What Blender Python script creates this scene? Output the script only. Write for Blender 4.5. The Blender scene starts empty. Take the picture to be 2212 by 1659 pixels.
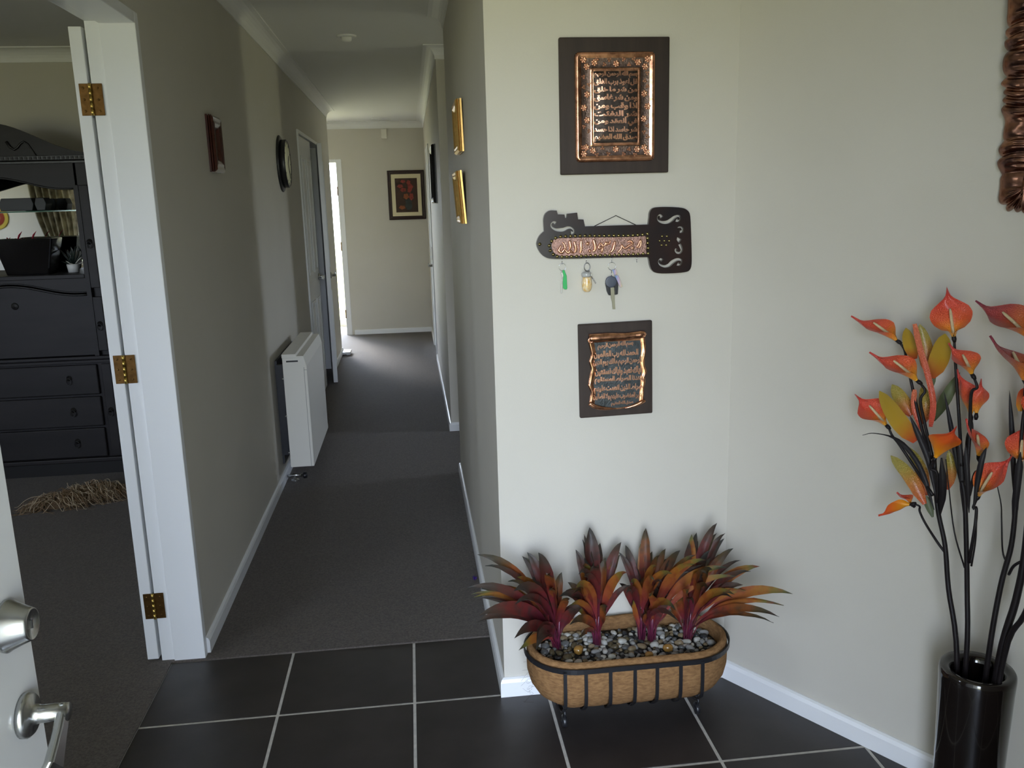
import bpy, bmesh, math, random
from mathutils import Vector, Matrix, Euler
random.seed(11)
scene = bpy.context.scene
COL = scene.collection

# ---------------------------------------------------------------- camera
IMG_W, IMG_H = 2212.0, 1659.0
FPX, CAM_H = 1843.8, 1.4618
YAW, PITCH, ROLL = 0.1124, 0.2085, -0.0277
_f = Vector((math.sin(YAW)*math.cos(PITCH), math.cos(YAW)*math.cos(PITCH), -math.sin(PITCH)))
_r = Vector((math.cos(YAW), -math.sin(YAW), 0)); _u = _r.cross(_f)
CR = _r*math.cos(ROLL) + _u*math.sin(ROLL)
CU = -_r*math.sin(ROLL) + _u*math.cos(ROLL)
EYE = Vector((0, 0, CAM_H))
cam_data = bpy.data.cameras.new('camera')
cam = bpy.data.objects.new('camera', cam_data); COL.objects.link(cam)
cam_data.sensor_fit = 'HORIZONTAL'; cam_data.sensor_width = 36.0
cam_data.lens = FPX*36.0/IMG_W
cam_data.clip_start = 0.02; cam_data.clip_end = 100
m = Matrix.Identity(4)
for i in range(3):
    m[i][0] = CR[i]; m[i][1] = CU[i]; m[i][2] = -_f[i]; m[i][3] = EYE[i]
cam.matrix_world = m
scene.camera = cam

# ---------------------------------------------------------------- world: bright overcast sky over a green garden
world = bpy.data.worlds.new('world'); scene.world = world; world.use_nodes = True
nt = world.node_tree; nt.nodes.clear()
tc = nt.nodes.new('ShaderNodeTexCoord'); sp = nt.nodes.new('ShaderNodeSeparateXYZ')
mr = nt.nodes.new('ShaderNodeMapRange'); mr.inputs[1].default_value = -1; mr.inputs[2].default_value = 1
rp = nt.nodes.new('ShaderNodeValToRGB')
rp.color_ramp.elements[0].position = 0.0; rp.color_ramp.elements[0].color = (0.30, 0.29, 0.20, 1)
rp.color_ramp.elements[1].position = 1.0; rp.color_ramp.elements[1].color = (0.58, 0.78, 1.12, 1)
for p_, c_ in ((0.47, (0.36, 0.37, 0.22, 1)), (0.52, (0.80, 0.90, 1.08, 1))):
    e_ = rp.color_ramp.elements.new(p_); e_.color = c_
bg = nt.nodes.new('ShaderNodeBackground'); bg.inputs[1].default_value = 20.0
wo = nt.nodes.new('ShaderNodeOutputWorld')
nt.links.new(tc.outputs['Generated'], sp.inputs[0]); nt.links.new(sp.outputs['Z'], mr.inputs[0])
nt.links.new(mr.outputs[0], rp.inputs[0]); nt.links.new(rp.outputs[0], bg.inputs[0]); nt.links.new(bg.outputs[0], wo.inputs[0])

def portal(name, loc, rot, sx, sy):
    """a portal only guides sampling of the sky through a real opening; it emits nothing"""
    l = bpy.data.lights.new(name, 'AREA'); l.shape = 'RECTANGLE'; l.size = sx; l.size_y = sy
    l.cycles.is_portal = True
    o = bpy.data.objects.new(name, l); COL.objects.link(o); o.location = loc; o.rotation_euler = rot
    return o
HP = math.pi/2
portal('portal_porch', (-0.175, -1.75, 1.1), (HP, 0, 0), 1.55, 2.4)
portal('portal_lounge_window', (-3.1, -0.10, 1.50), (HP, 0, 0), 1.6, 1.1)
portal('portal_passage', (3.46, 5.01, 1.45), (HP, 0, HP), 0.6, 1.1)
portal('portal_far_room', (-1.55, 10.97, 1.12), (-HP, 0, 0), 2.2, 2.1)

portal('portal_added_side_window', (-5.26, 0.75, 1.48), (HP, 0, -HP), 0.5, 1.1)  # guides sky through the side window added to brighten the lounge
# hazy low sun added behind the house to brighten the far hall floor: it only reaches in through the glazed door beyond the end of the hall
sun_l = bpy.data.lights.new('sun', 'SUN'); sun_l.energy = 6.5; sun_l.angle = math.radians(14); sun_l.color = (1.0, 0.97, 0.92)
sun = bpy.data.objects.new('sun', sun_l); COL.objects.link(sun)
sun.rotation_euler = Vector((0.40, -1.0, -0.62)).to_track_quat('-Z', 'Y').to_euler()

# ---------------------------------------------------------------- view
vs = scene.view_settings
vs.view_transform = 'Standard'; vs.look = 'None'; vs.gamma = 1.0; vs.use_curve_mapping = False
vs.exposure = 0.0
cy = scene.cycles
cy.use_denoising = True
cy.use_adaptive_sampling = True; cy.adaptive_threshold = 0.08
cy.max_bounces = 7; cy.diffuse_bounces = 5; cy.glossy_bounces = 3; cy.transmission_bounces = 4; cy.transparent_max_bounces = 6
cy.caustics_reflective = False; cy.caustics_refractive = False
cy.sample_clamp_indirect = 6.0

# ---------------------------------------------------------------- pixel <-> place helpers (surveyed from the photograph)
def ray(x, y): return _f + CR*((x-IMG_W/2)/FPX) - CU*((y-IMG_H/2)/FPX)
def onX(x, y, X): d = ray(x, y); return EYE + d*(X/d.x)
def onY(x, y, Y): d = ray(x, y); return EYE + d*(Y/d.y)
def onZ(x, y, Z): d = ray(x, y); return EYE + d*((Z-CAM_H)/d.z)
XL, XR, XR2 = -0.7525, 0.2157, 0.207
YC, YE, Y2, YO, YEND, YJ = 2.335, 4.555, 5.466, 8.81, 10.08, 2.71
HC, ZCOR = 2.40, 2.325
TH = 0.5762
WA = Vector((0.9014, YC, 0)); WD = Vector((math.sin(TH), -math.cos(TH), 0)); WN = Vector((-math.cos(TH), -math.sin(TH), 0))
WE = WA + WD*2.85
def onW(x, y, off=0.0):
    d = ray(x, y); p0 = WA + WN*off
    return EYE + d*((p0-EYE).dot(WN)/d.dot(WN))

# ---------------------------------------------------------------- object helpers
def tag(o, label=None, cat=None, group=None, kind=None):
    if label: o['label'] = label
    if cat: o['category'] = cat
    if group: o['group'] = group
    if kind: o['kind'] = kind
    return o
def origin_of(o):
    v = Vector((0, 0, 0))
    while o is not None:
        v = v + o.location; o = o.parent
    return v
def thing(name, loc, label=None, cat=None, group=None, kind=None):
    o = bpy.data.objects.new(name, None); COL.objects.link(o)
    o.location = loc; o.empty_display_size = 0.05
    return tag(o, label, cat, group, kind)
class MB:
    """collects shapes given in world coordinates and links them as ONE mesh object"""
    def __init__(s): s.v = []; s.f = []; s.uv = []; s.hasuv = False; s.smooth = []
    def add(s, vs, fs, uvs=None, smooth=False):
        n = len(s.v); s.v += [Vector(v) for v in vs]
        for f in fs: s.f.append([i+n for i in f]); s.smooth.append(smooth)
        if uvs is not None: s.hasuv = True; s.uv += list(uvs)
        else: s.uv += [(0, 0)]*len(vs)
        return s
    def box(s, x0, x1, y0, y1, z0, z1):
        v = [(x, y, z) for z in (z0, z1) for y in (y0, y1) for x in (x0, x1)]
        return s.add(v, [(0, 2, 3, 1), (4, 5, 7, 6), (0, 1, 5, 4), (2, 6, 7, 3), (0, 4, 6, 2), (1, 3, 7, 5)])
    def obox(s, c, ax, ay, az):
        """box centred at c with half-axis vectors"""
        c, ax, ay, az = Vector(c), Vector(ax), Vector(ay), Vector(az)
        v = [c + ax*i + ay*j + az*k for k in (-1, 1) for j in (-1, 1) for i in (-1, 1)]
        return s.add(v, [(0, 2, 3, 1), (4, 5, 7, 6), (0, 1, 5, 4), (2, 6, 7, 3), (0, 4, 6, 2), (1, 3, 7, 5)])
    def prism(s, poly, z0, z1):
        a = sum(poly[i][0]*poly[(i+1) % len(poly)][1]-poly[(i+1) % len(poly)][0]*poly[i][1] for i in range(len(poly)))
        if a < 0: poly = poly[::-1]
        n = len(poly); v = [(p[0], p[1], z0) for p in poly] + [(p[0], p[1], z1) for p in poly]
        f = [tuple(range(n-1, -1, -1)), tuple(range(n, 2*n))] + [(i, (i+1) % n, n+(i+1) % n, n+i) for i in range(n)]
        return s.add(v, f)
    def slab(s, poly, off):
        """extrude a 3D polygon along vector off"""
        off = Vector(off); n = len(poly); v = [Vector(p) for p in poly] + [Vector(p)+off for p in poly]
        f = [tuple(range(n-1, -1, -1)), tuple(range(n, 2*n))] + [(i, (i+1) % n, n+(i+1) % n, n+i) for i in range(n)]
        return s.add(v, f)
    def tube(s, pts, rad, seg=8, cap=True, closed=False, flat=None, smooth=True, up=None):
        pts = [Vector(p) for p in pts]; n = len(pts)
        if not isinstance(rad, (list, tuple)): rad = [rad]*n
        vs = []; uvs = []; prev = None
        for i, p in enumerate(pts):
            a = pts[(i-1) % n] if (closed or i > 0) else pts[i]; b = pts[(i+1) % n] if (closed or i < n-1) else pts[i]
            t = (b-a)
            t = t.normalized() if t.length > 1e-9 else Vector((0, 0, 1))
            if prev is None:
                h = Vector(up) if up else (Vector((0, 0, 1)) if abs(t.z) < 0.9 else Vector((1, 0, 0)))
            else: h = prev
            nx = h - t*h.dot(t)
            nx = nx.normalized() if nx.length > 1e-6 else t.orthogonal().normalized()
            prev = nx; ny = t.cross(nx)
            for k in range(seg):
                a_ = 2*math.pi*k/seg
                vs.append(p + nx*(math.cos(a_)*rad[i]*(flat if flat else 1)) + ny*(math.sin(a_)*rad[i])); uvs.append((k/seg, i/max(1, n-1)))
        fs = []
        for i in range(n if closed else n-1):
            j = (i+1) % n
            for k in range(seg): fs.append((i*seg+k, i*seg+(k+1) % seg, j*seg+(k+1) % seg, j*seg+k))
        if cap and not closed:
            fs.append(tuple(range(seg-1, -1, -1))); fs.append(tuple((n-1)*seg+k for k in range(seg)))
        return s.add(vs, fs, uvs, smooth)
    def lathe(s, c, axis, prof, seg=24, smooth=True, ref=None):
        """prof: list of (radius, height) along axis from c"""
        c = Vector(c); az = Vector(axis).normalized(); ax = Vector(ref) if ref else az.orthogonal().normalized(); ay = az.cross(ax)
        vs = []; n = len(prof)
        for r_, h_ in prof:
            for k in range(seg):
                a = 2*math.pi*k/seg; vs.append(c + az*h_ + (ax*math.cos(a)+ay*math.sin(a))*r_)
        fs = [(i*seg+k, i*seg+(k+1) % seg, (i+1)*seg+(k+1) % seg, (i+1)*seg+k) for i in range(n-1) for k in range(seg)]
        if prof[0][0] > 1e-6: fs.append(tuple(range(seg-1, -1, -1)))
        if prof[-1][0] > 1e-6: fs.append(tuple((n-1)*seg+k for k in range(seg)))
        return s.add(vs, fs, None, smooth)
    def grid(s, nu, nv, fn, smooth=True, closed_u=False):
        vs = []; uvs = []
        for j in range(nv+1):
            for i in range(nu if closed_u else nu+1):
                u, v = i/nu, j/nv; vs.append(fn(u, v)); uvs.append((u, v))
        w = nu if closed_u else nu+1
        fs = [(j*w+i, j*w+(i+1) % w, (j+1)*w+(i+1) % w, (j+1)*w+i) for j in range(nv) for i in range(nu)]
        return s.add(vs, fs, uvs, smooth)
    def build(s, name, mat, parent=None, bevel=0, seg=2, solid=0, fix=True, subsurf=0, loc=None, kind=None):
        if parent is None:
            if loc is None:
                xs = [v.x for v in s.v]; ys = [v.y for v in s.v]; zs = [v.z for v in s.v]
                loc = Vector(((min(xs)+max(xs))/2, (min(ys)+max(ys))/2, min(zs)))
            base = Vector(loc)
        else: base = origin_of(parent)
        me = bpy.data.meshes.new(name)
        me.from_pydata([v-base for v in s.v], [], s.f)
        for p, sm in zip(me.polygons, s.smooth): p.use_smooth = sm
        if s.hasuv:
            ul = me.uv_layers.new(name='UVMap')
            for lp in me.loops: ul.data[lp.index].uv = s.uv[lp.vertex_index]
        if fix:
            b = bmesh.new(); b.from_mesh(me); bmesh.ops.recalc_face_normals(b, faces=b.faces); b.to_mesh(me); b.free()
        me.materials.append(mat)
        o = bpy.data.objects.new(name, me); COL.objects.link(o)
        if parent is None: o.location = base
        else: o.parent = parent
        if bevel:
            md = o.modifiers.new('bevel', 'BEVEL'); md.width = bevel; md.segments = seg; md.limit_method = 'ANGLE'; md.angle_limit = math.radians(40)
            md.harden_normals = False
        if solid:
            md = o.modifiers.new('solid', 'SOLIDIFY'); md.thickness = solid; md.offset = 0
        if subsurf:
            md = o.modifiers.new('sub', 'SUBSURF'); md.levels = subsurf; md.render_levels = subsurf
        if kind: o['kind'] = kind
        return o
def clone(o, parent, loc=(0, 0, 0), rot=None, scale=None, matrix=None):
    c = o.copy(); COL.objects.link(c); c.parent = parent
    c.location = loc
    if rot: c.rotation_euler = rot
    if scale: c.scale = scale
    return c
def sweep(mb, path, prof, side=1, closed=False):
    """sweep a (distance from wall, z) profile along a mitred plan polyline; side=+1 keeps the room on the left"""
    pts = [Vector((p[0], p[1])) for p in path]; n = len(pts); offs = []
    for i in range(n):
        d0 = (pts[i]-pts[i-1]).normalized() if i > 0 else None
        d1 = (pts[i+1]-pts[i]).normalized() if i < n-1 else None
        nn = [Vector((-d.y, d.x))*side for d in (d0, d1) if d is not None]
        if len(nn) == 2:
            b = (nn[0]+nn[1]).normalized(); offs.append(b/max(0.3, b.dot(nn[0])))
        else: offs.append(nn[0])
    k = len(prof); vs = []
    for p, o in zip(pts, offs):
        for d, z in prof: vs.append((p.x+o.x*d, p.y+o.y*d, z))
    fs = [(i*k+j, i*k+(j+1) % k, (i+1)*k+(j+1) % k, (i+1)*k+j) for i in range(n-1) for j in range(k)]
    fs += [tuple(range(k-1, -1, -1)), tuple((n-1)*k+j for j in range(k))]
    return mb.add(vs, fs)
def bez(pts, n):
    """Catmull-Rom through pts, n samples per span"""
    P = [Vector(p) for p in pts]; out = []
    for i in range(len(P)-1):
        p0 = P[i-1] if i > 0 else P[i]*2-P[i+1]; p1 = P[i]; p2 = P[i+1]; p3 = P[i+2] if i+2 < len(P) else P[i+1]*2-P[i]
        for k in range(n):
            t = k/n
            out.append(0.5*((2*p1)+(p2-p0)*t+(2*p0-5*p1+4*p2-p3)*t*t+(3*p1-p0-3*p2+p3)*t**3))
    out.append(P[-1]); return out

# ---------------------------------------------------------------- materials (all procedural)
MATS = {}
def mat(name, col, rough=0.5, metal=0.0, noise=0.0, nscale=40, bump=0.0, bscale=200, spec=0.5, col2=None, coat=0.0, ncoord='Object', stretch=None, trans=0.0):
    if name in MATS: return MATS[name]
    m = bpy.data.materials.new(name); m.use_nodes = True; t = m.node_tree; N = t.nodes
    b = N['Principled BSDF']
    b.inputs['Base Color'].default_value = (*col, 1); b.inputs['Roughness'].default_value = rough; b.inputs['Metallic'].default_value = metal
    b.inputs['Specular IOR Level'].default_value = spec; b.inputs['Coat Weight'].default_value = coat
    if trans: b.inputs['Transmission Weight'].default_value = trans
    c = N.new('ShaderNodeTexCoord'); src = c.outputs[ncoord]
    if stretch:
        mp = N.new('ShaderNodeMapping'); mp.inputs['Scale'].default_value = stretch; t.links.new(src, mp.inputs[0]); src = mp.outputs[0]
    if noise:
        n = N.new('ShaderNodeTexNoise'); n.inputs['Scale'].default_value = nscale; n.inputs['Detail'].default_value = 4
        t.links.new(src, n.inputs['Vector'])
        r = N.new('ShaderNodeValToRGB'); c2 = col2 or tuple(x*(1-noise) for x in col)
        r.color_ramp.elements[0].position = 0.32; r.color_ramp.elements[1].position = 0.68
        r.color_ramp.elements[0].color = (*c2, 1); r.color_ramp.elements[1].color = (*col, 1)
        t.links.new(n.outputs['Fac'], r.inputs[0]); t.links.new(r.outputs[0], b.inputs['Base Color'])
    if bump:
        n2 = N.new('ShaderNodeTexNoise'); n2.inputs['Scale'].default_value = bscale; n2.inputs['Detail'].default_value = 3
        t.links.new(src, n2.inputs['Vector'])
        bp = N.new('ShaderNodeBump'); bp.inputs['Strength'].default_value = bump; bp.inputs['Distance'].default_value = 0.002
        t.links.new(n2.outputs['Fac'], bp.inputs['Height']); t.links.new(bp.outputs[0], b.inputs['Normal'])
    MATS[name] = m; return m
def ramp_mat(name, stops, rough=0.4, axis=1, spots=0.0, spot_col=(0.05, 0.03, 0.02), nscale=30, sparkle=0.0, veins=0.0, rnd=0.0, metal=0.0, bump=0.3):
    """colour runs along the UV v (axis=1) of a petal or leaf"""
    if name in MATS: return MATS[name]
    m = bpy.data.materials.new(name); m.use_nodes = True; t = m.node_tree; N = t.nodes; L = t.links.new
    b = N['Principled BSDF']; b.inputs['Roughness'].default_value = rough; b.inputs['Metallic'].default_value = metal
    uv = N.new('ShaderNodeUVMap'); uv.uv_map = 'UVMap'
    s = N.new('ShaderNodeSeparateXYZ'); L(uv.outputs[0], s.inputs[0])
    fac = s.outputs[axis]
    tcn = N.new('ShaderNodeTexCoord')
    nz = N.new('ShaderNodeTexNoise'); nz.inputs['Scale'].default_value = nscale; nz.inputs['Detail'].default_value = 4; L(tcn.outputs['Object'], nz.inputs['Vector'])
    ma = N.new('ShaderNodeMath'); ma.operation = 'MULTIPLY_ADD'; ma.inputs[1].default_value = 0.36; L(nz.outputs['Fac'], ma.inputs[0])
    ad = N.new('ShaderNodeMath'); ad.operation = 'SUBTRACT'; L(fac, ad.inputs[0]); ad.inputs[1].default_value = 0.18; L(ad.outputs[0], ma.inputs[2])
    src = ma.outputs[0]
    if rnd:
        oi = N.new('ShaderNodeObjectInfo'); m2 = N.new('ShaderNodeMath'); m2.operation = 'MULTIPLY_ADD'; m2.inputs[1].default_value = rnd
        L(oi.outputs['Random'], m2.inputs[0]); a3 = N.new('ShaderNodeMath'); a3.operation = 'SUBTRACT'; a3.inputs[1].default_value = rnd/2
        L(src, a3.inputs[0]); L(a3.outputs[0], m2.inputs[2]); src = m2.outputs[0]
    r = N.new('ShaderNodeValToRGB'); L(src, r.inputs[0])
    el = r.color_ramp.elements
    el[0].position = stops[0][0]; el[0].color = (*stops[0][1], 1); el[1].position = stops[-1][0]; el[1].color = (*stops[-1][1], 1)
    for p_, c_ in stops[1:-1]:
        e = el.new(p_); e.color = (*c_, 1)
    out = r.outputs[0]
    if spots:
        n2 = N.new('ShaderNodeTexNoise'); n2.inputs['Scale'].default_value = nscale*1.7; n2.inputs['Detail'].default_value = 2; L(tcn.outputs['Object'], n2.inputs['Vector'])
        rr = N.new('ShaderNodeValToRGB'); rr.color_ramp.elements[0].position = 0.5; rr.color_ramp.elements[1].position = 0.68
        rr.color_ramp.elements[0].color = (0, 0, 0, 1); rr.color_ramp.elements[1].color = (spots, spots, spots, 1); L(n2.outputs['Fac'], rr.inputs[0])
        mx = N.new('ShaderNodeMixRGB'); mx.inputs[2].default_value = (*spot_col, 1); L(rr.outputs[0], mx.inputs[0]); L(out, mx.inputs[1]); out = mx.outputs[0]
    L(out, b.inputs['Base Color'])
    bp = N.new('ShaderNodeBump'); bp.inputs['Strength'].default_value = bump; bp.inputs['Distance'].default_value = 0.002
    if sparkle:
        vo = N.new('ShaderNodeTexVoronoi'); vo.inputs['Scale'].default_value = 420; L(tcn.outputs['Object'], vo.inputs['Vector'])
        L(vo.outputs['Distance'], bp.inputs['Height']); bp.inputs['Strength'].default_value = sparkle
        b.inputs['Sheen Weight'].default_value = 0.15; b.inputs['Coat Weight'].default_value = 0.35; b.inputs['Coat Roughness'].default_value = 0.25
    else:
        wv = N.new('ShaderNodeTexWave'); wv.inputs['Scale'].default_value = 14; wv.inputs['Distortion'].default_value = 2; wv.bands_direction = 'X'
        L(uv.outputs[0], wv.inputs['Vector']); L(wv.outputs['Fac'], bp.inputs['Height'])
    L(bp.outputs[0], b.inputs['Normal'])
    MATS[name] = m; return m
def glass_mat(name, tint=(1, 1, 1), gloss=0.08):
    if name in MATS: return MATS[name]
    m = bpy.data.materials.new(name); m.use_nodes = True; t = m.node_tree; t.nodes.clear()
    o = t.nodes.new('ShaderNodeOutputMaterial'); mx = t.nodes.new('ShaderNodeMixShader'); mx.inputs[0].default_value = gloss
    a = t.nodes.new('ShaderNodeBsdfTransparent'); a.inputs[0].default_value = (*tint, 1)
    g = t.nodes.new('ShaderNodeBsdfGlossy'); g.inputs['Roughness'].default_value = 0.02
    t.links.new(a.outputs[0], mx.inputs[1]); t.links.new(g.outputs[0], mx.inputs[2]); t.links.new(mx.outputs[0], o.inputs[0])
    MATS[name] = m; return m
M_WALL = mat('wall_paint', (0.60, 0.57, 0.50), 0.6, noise=0.03, nscale=3, bump=0.12, bscale=350, spec=0.3)
M_TRIM = mat('white_gloss_paint', (0.84, 0.85, 0.86), 0.3, bump=0.03, bscale=120)
M_CEIL = mat('ceiling_paint', (0.80, 0.80, 0.78), 0.8, bump=0.05, bscale=300)
M_CORN = mat('cornice_paint', (0.84, 0.84, 0.83), 0.6)
M_TILE = mat('dark_tile', (0.037, 0.030, 0.028), 0.42, noise=0.35, nscale=9, bump=0.06, bscale=60, spec=0.5)
M_GROUT = mat('grout', (0.58, 0.55, 0.50), 0.9, noise=0.2, nscale=60)
M_CARPET = mat('carpet_pile', (0.128, 0.107, 0.093), 0.75, noise=0.50, nscale=150, bump=1.0, bscale=420, spec=0.3)
_cb = M_CARPET.node_tree.nodes['Principled BSDF']; _cb.inputs['Sheen Weight'].default_value = 0.15; _cb.inputs['Sheen Roughness'].default_value = 0.35; _cb.inputs['Sheen Tint'].default_value = (0.95, 0.93, 0.90, 1)
M_BRASS = mat('aged_brass', (0.19, 0.10, 0.032), 0.45, 1.0, noise=0.4, nscale=60)
M_BRASSPIN = mat('brass_pin', (0.62, 0.44, 0.12), 0.3, 1.0)
M_NICKEL = mat('satin_nickel', (0.46, 0.465, 0.46), 0.27, 1.0)
M_STEEL = mat('steel', (0.60, 0.60, 0.60), 0.25, 1.0)
M_BLACK = mat('black_iron', (0.012, 0.012, 0.014), 0.35)
M_DARKWOOD = mat('dark_wood', (0.020, 0.013, 0.011), 0.38, noise=0.4, nscale=14, stretch=(1, 1, 0.15))
M_BOARD = mat('plaque_wood', (0.045, 0.030, 0.024), 0.55, spec=0.3, noise=0.35, nscale=40, stretch=(1, 1, 0.1), bump=0.1, bscale=300)
M_COPPER = mat('copper', (0.84, 0.45, 0.29), 0.32, 1.0, noise=0.35, nscale=45, bump=0.15, bscale=160)
M_PATINA = mat('dark_patina', (0.17, 0.115, 0.095), 0.42, 0.9, noise=0.5, nscale=120, bump=0.5, bscale=260)
M_GOLD = mat('gilt_wood', (0.80, 0.50, 0.16), 0.32, 0.75, noise=0.2, nscale=80)
M_MIRROR = mat('mirror_silver', (0.88, 0.89, 0.88), 0.015, 1.0)
M_GLASS = glass_mat('window_glass')
# ================================================================ the setting
def struct(o): o['kind'] = 'structure'; return o
# ---- carpeted and tiled floors
hallc = [(-0.857, 2.70), (XR+0.06, 2.70), (XR+0.06, 4.50), (3.40, 4.50), (3.40, 5.52), (XR2+0.06, 5.52), (XR2+0.06, 10.14), (-2.2, 10.14), (-2.2, 8.76), (-0.857, 8.76)]
struct(MB().prism(hallc, -0.08, 0.004).build('floor_hall', M_CARPET))
struct(MB().prism([(-5.25, -0.05), (-0.857, -0.05), (-0.857, 5.5), (-5.25, 5.5)], -0.08, 0.004).build('floor_lounge', M_CARPET))
struct(MB().prism([(-2.8, 10.14), (1.0, 10.14), (1.0, 11.05), (-2.8, 11.05)], -0.08, 0.0).build('floor_far_room', mat('pale_carpet', (0.40, 0.36, 0.30), 0.9)))
struct(MB().prism([(-1.6, 6.2), (-0.82, 6.2), (-0.82, 8.1), (-1.6, 8.1)], -0.08, 0.002).build('floor_closet', M_CARPET))
entry = [(-0.857, -0.13), (2.46, -0.13), (2.46, -0.05), (WA.x+0.06, YC+0.03), (XR+0.06, YC+0.03), (XR+0.06, 2.70), (-0.857, 2.70)]
floor = struct(MB().prism(entry, -0.08, -0.0012).build('floor', M_GROUT))
def clip(poly, n, d):
    out = []
    for i in range(len(poly)):
        a, b = poly[i], poly[(i+1) % len(poly)]
        da, db = n[0]*a[0]+n[1]*a[1]-d, n[0]*b[0]+n[1]*b[1]-d
        if da <= 0: out.append(a)
        if da*db < 0:
            t = da/(da-db); out.append((a[0]+(b[0]-a[0])*t, a[1]+(b[1]-a[1])*t))
    return out
TT, TX0, TY0, G = 0.4032, -0.4608, 2.3366, 0.0040
wall_d = WN.x*WA.x + WN.y*WA.y
for ix in range(-1, 8):
    for iy in range(1, -7, -1):
        x0, x1 = TX0+(ix)*TT+G-TT*0, TX0+(ix+1)*TT-G
        y0, y1 = TY0+(iy-1)*TT+G, TY0+iy*TT-G
        y1 = min(y1, 2.698); y0 = max(y0, -0.12)
        if ix >= 1 and iy == 1:
            x1 = min(x1, XR+0.02)
        x0 = max(x0, -0.856)
        if x1-x0 < 0.02 or y1-y0 < 0.02: continue
        p = clip([(x0, y0), (x1, y0), (x1, y1), (x0, y1)], (-WN.x, -WN.y), -wall_d+0.01)
        if len(p) < 3: continue
        MB().prism(p, -0.03, 0.0).build('tile', M_TILE, floor, bevel=0.0015, seg=1)
# ---- ceiling
ceil = struct(MB().box(-5.4, 3.6, -0.16, 11.9, HC, HC+0.1).build('ceiling', M_CEIL))
# ---- walls
W = lambda: MB()
wl = W().box(-0.888, XL, -0.03, 1.228, 0, HC).box(-0.888, XL, 1.228, 2.74, 2.025, HC).box(-0.888, XL, 2.74, 6.33, 0, HC)
wl.box(-0.888, XL, 6.33, 7.97, 2.0, HC).box(-0.888, XL, 7.97, YO, 0, HC)
struct(wl.build('wall_left', M_WALL))
wf = W().box(-5.3, -3.95, -0.15, -0.03, 0, HC).box(-3.95, -2.25, -0.15, -0.03, 0, 0.90).box(-3.95, -2.25, -0.15, -0.03, 2.05, HC).box(-2.25, -0.45, -0.15, -0.03, 0, HC)
wf.box(-0.45, 0.49, -0.15, -0.03, 2.05, HC).box(0.49, 2.55, -0.15, -0.03, 0, HC)
struct(wf.build('wall_front', M_WALL))
struct(W().prism([(XR, YC), (WA.x, YC), (WA.x+0.08, YC+0.1), (XR, YC+0.1)], 0, HC).build('wall_niche', M_WALL))
wb = -WN*0.1
struct(W().prism([(WA.x, YC), (WE.x, WE.y), (WE.x+wb.x, WE.y+wb.y), (WA.x+0.08, YC+0.1)], 0, HC).build('wall_angled', M_WALL))
struct(W().box(XR, XR+0.1, YC+0.1, YE-0.1, 0, HC).build('wall_right', M_WALL))
struct(W().box(XR, 3.40, YE-0.1, YE, 0, HC).build('wall_passage_near', M_WALL))
struct(W().box(XR2, 3.40, Y2, Y2+0.1, 0, HC).build('wall_passage_far', M_WALL))
struct(W().box(3.40, 3.5, YE-0.1, 4.71, 0, HC).box(3.40, 3.5, 5.31, Y2+0.1, 0, HC).box(3.40, 3.5, 4.71, 5.31, 2.0, HC).box(3.40, 3.5, 4.71, 5.31, 0, 0.9).build('wall_passage_end', M_WALL))
struct(W().box(XR2, XR2+0.1, Y2+0.1, 8.19, 0, HC).box(XR2, XR2+0.1, 8.19, 9.05, 2.02, HC).box(XR2, XR2+0.1, 9.05, YEND, 0, HC).build('wall_right_far', M_WALL))
struct(W().box(-0.735, XR2+0.1, YEND, YEND+0.12, 0, HC).box(-1.66, -0.735, YEND, YEND+0.12, 2.0, HC).box(-2.3, -1.66, YEND, YEND+0.12, 0, HC).build('wall_end', M_WALL))
struct(W().box(-2.3, -0.888, YO-0.1, YO, 0, HC).box(-2.3, -2.2, YO, YEND, 0, HC).build('wall_lobby', M_WALL))
struct(W().box(-5.3, -0.888, 5.45, 5.55, 0, HC).build('wall_lounge_far', M_WALL))
struct(W().box(-5.3, -5.2, -0.03, 0.50, 0, HC).box(-5.3, -5.2, 1.00, 5.45, 0, HC).box(-5.3, -5.2, 0.50, 1.00, 0, 0.9).box(-5.3, -5.2, 0.50, 1.00, 2.05, HC).build('wall_lounge_left', M_WALL))
struct(W().box(-1.7, -1.6, 6.1, 8.2, 0, HC).box(-1.6, -0.888, 6.1, 6.2, 0, HC).box(-1.6, -0.888, 8.1, 8.2, 0, HC).build('wall_closet', M_WALL))
M_FAR = mat('far_room_paint', (0.78, 0.77, 0.72), 0.7)
struct(W().box(-2.9, -2.8, 10.2, 11.0, 0, HC).box(1.0, 1.1, 10.2, 11.0, 0, HC).box(-2.9, -2.65, 10.9, 11.0, 0, HC).box(-0.45, 1.1, 10.9, 11.0, 0, HC)
       .box(-2.65, -0.45, 10.9, 11.0, 2.2, HC).box(-2.65, -0.45, 10.9, 11.0, 0, 0.04).box(-2.9, -2.3, 10.14, 10.2, 0, HC).box(XR2+0.1, 1.1, 10.14, 10.2, 0, HC).build('wall_far_room', M_FAR))
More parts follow.
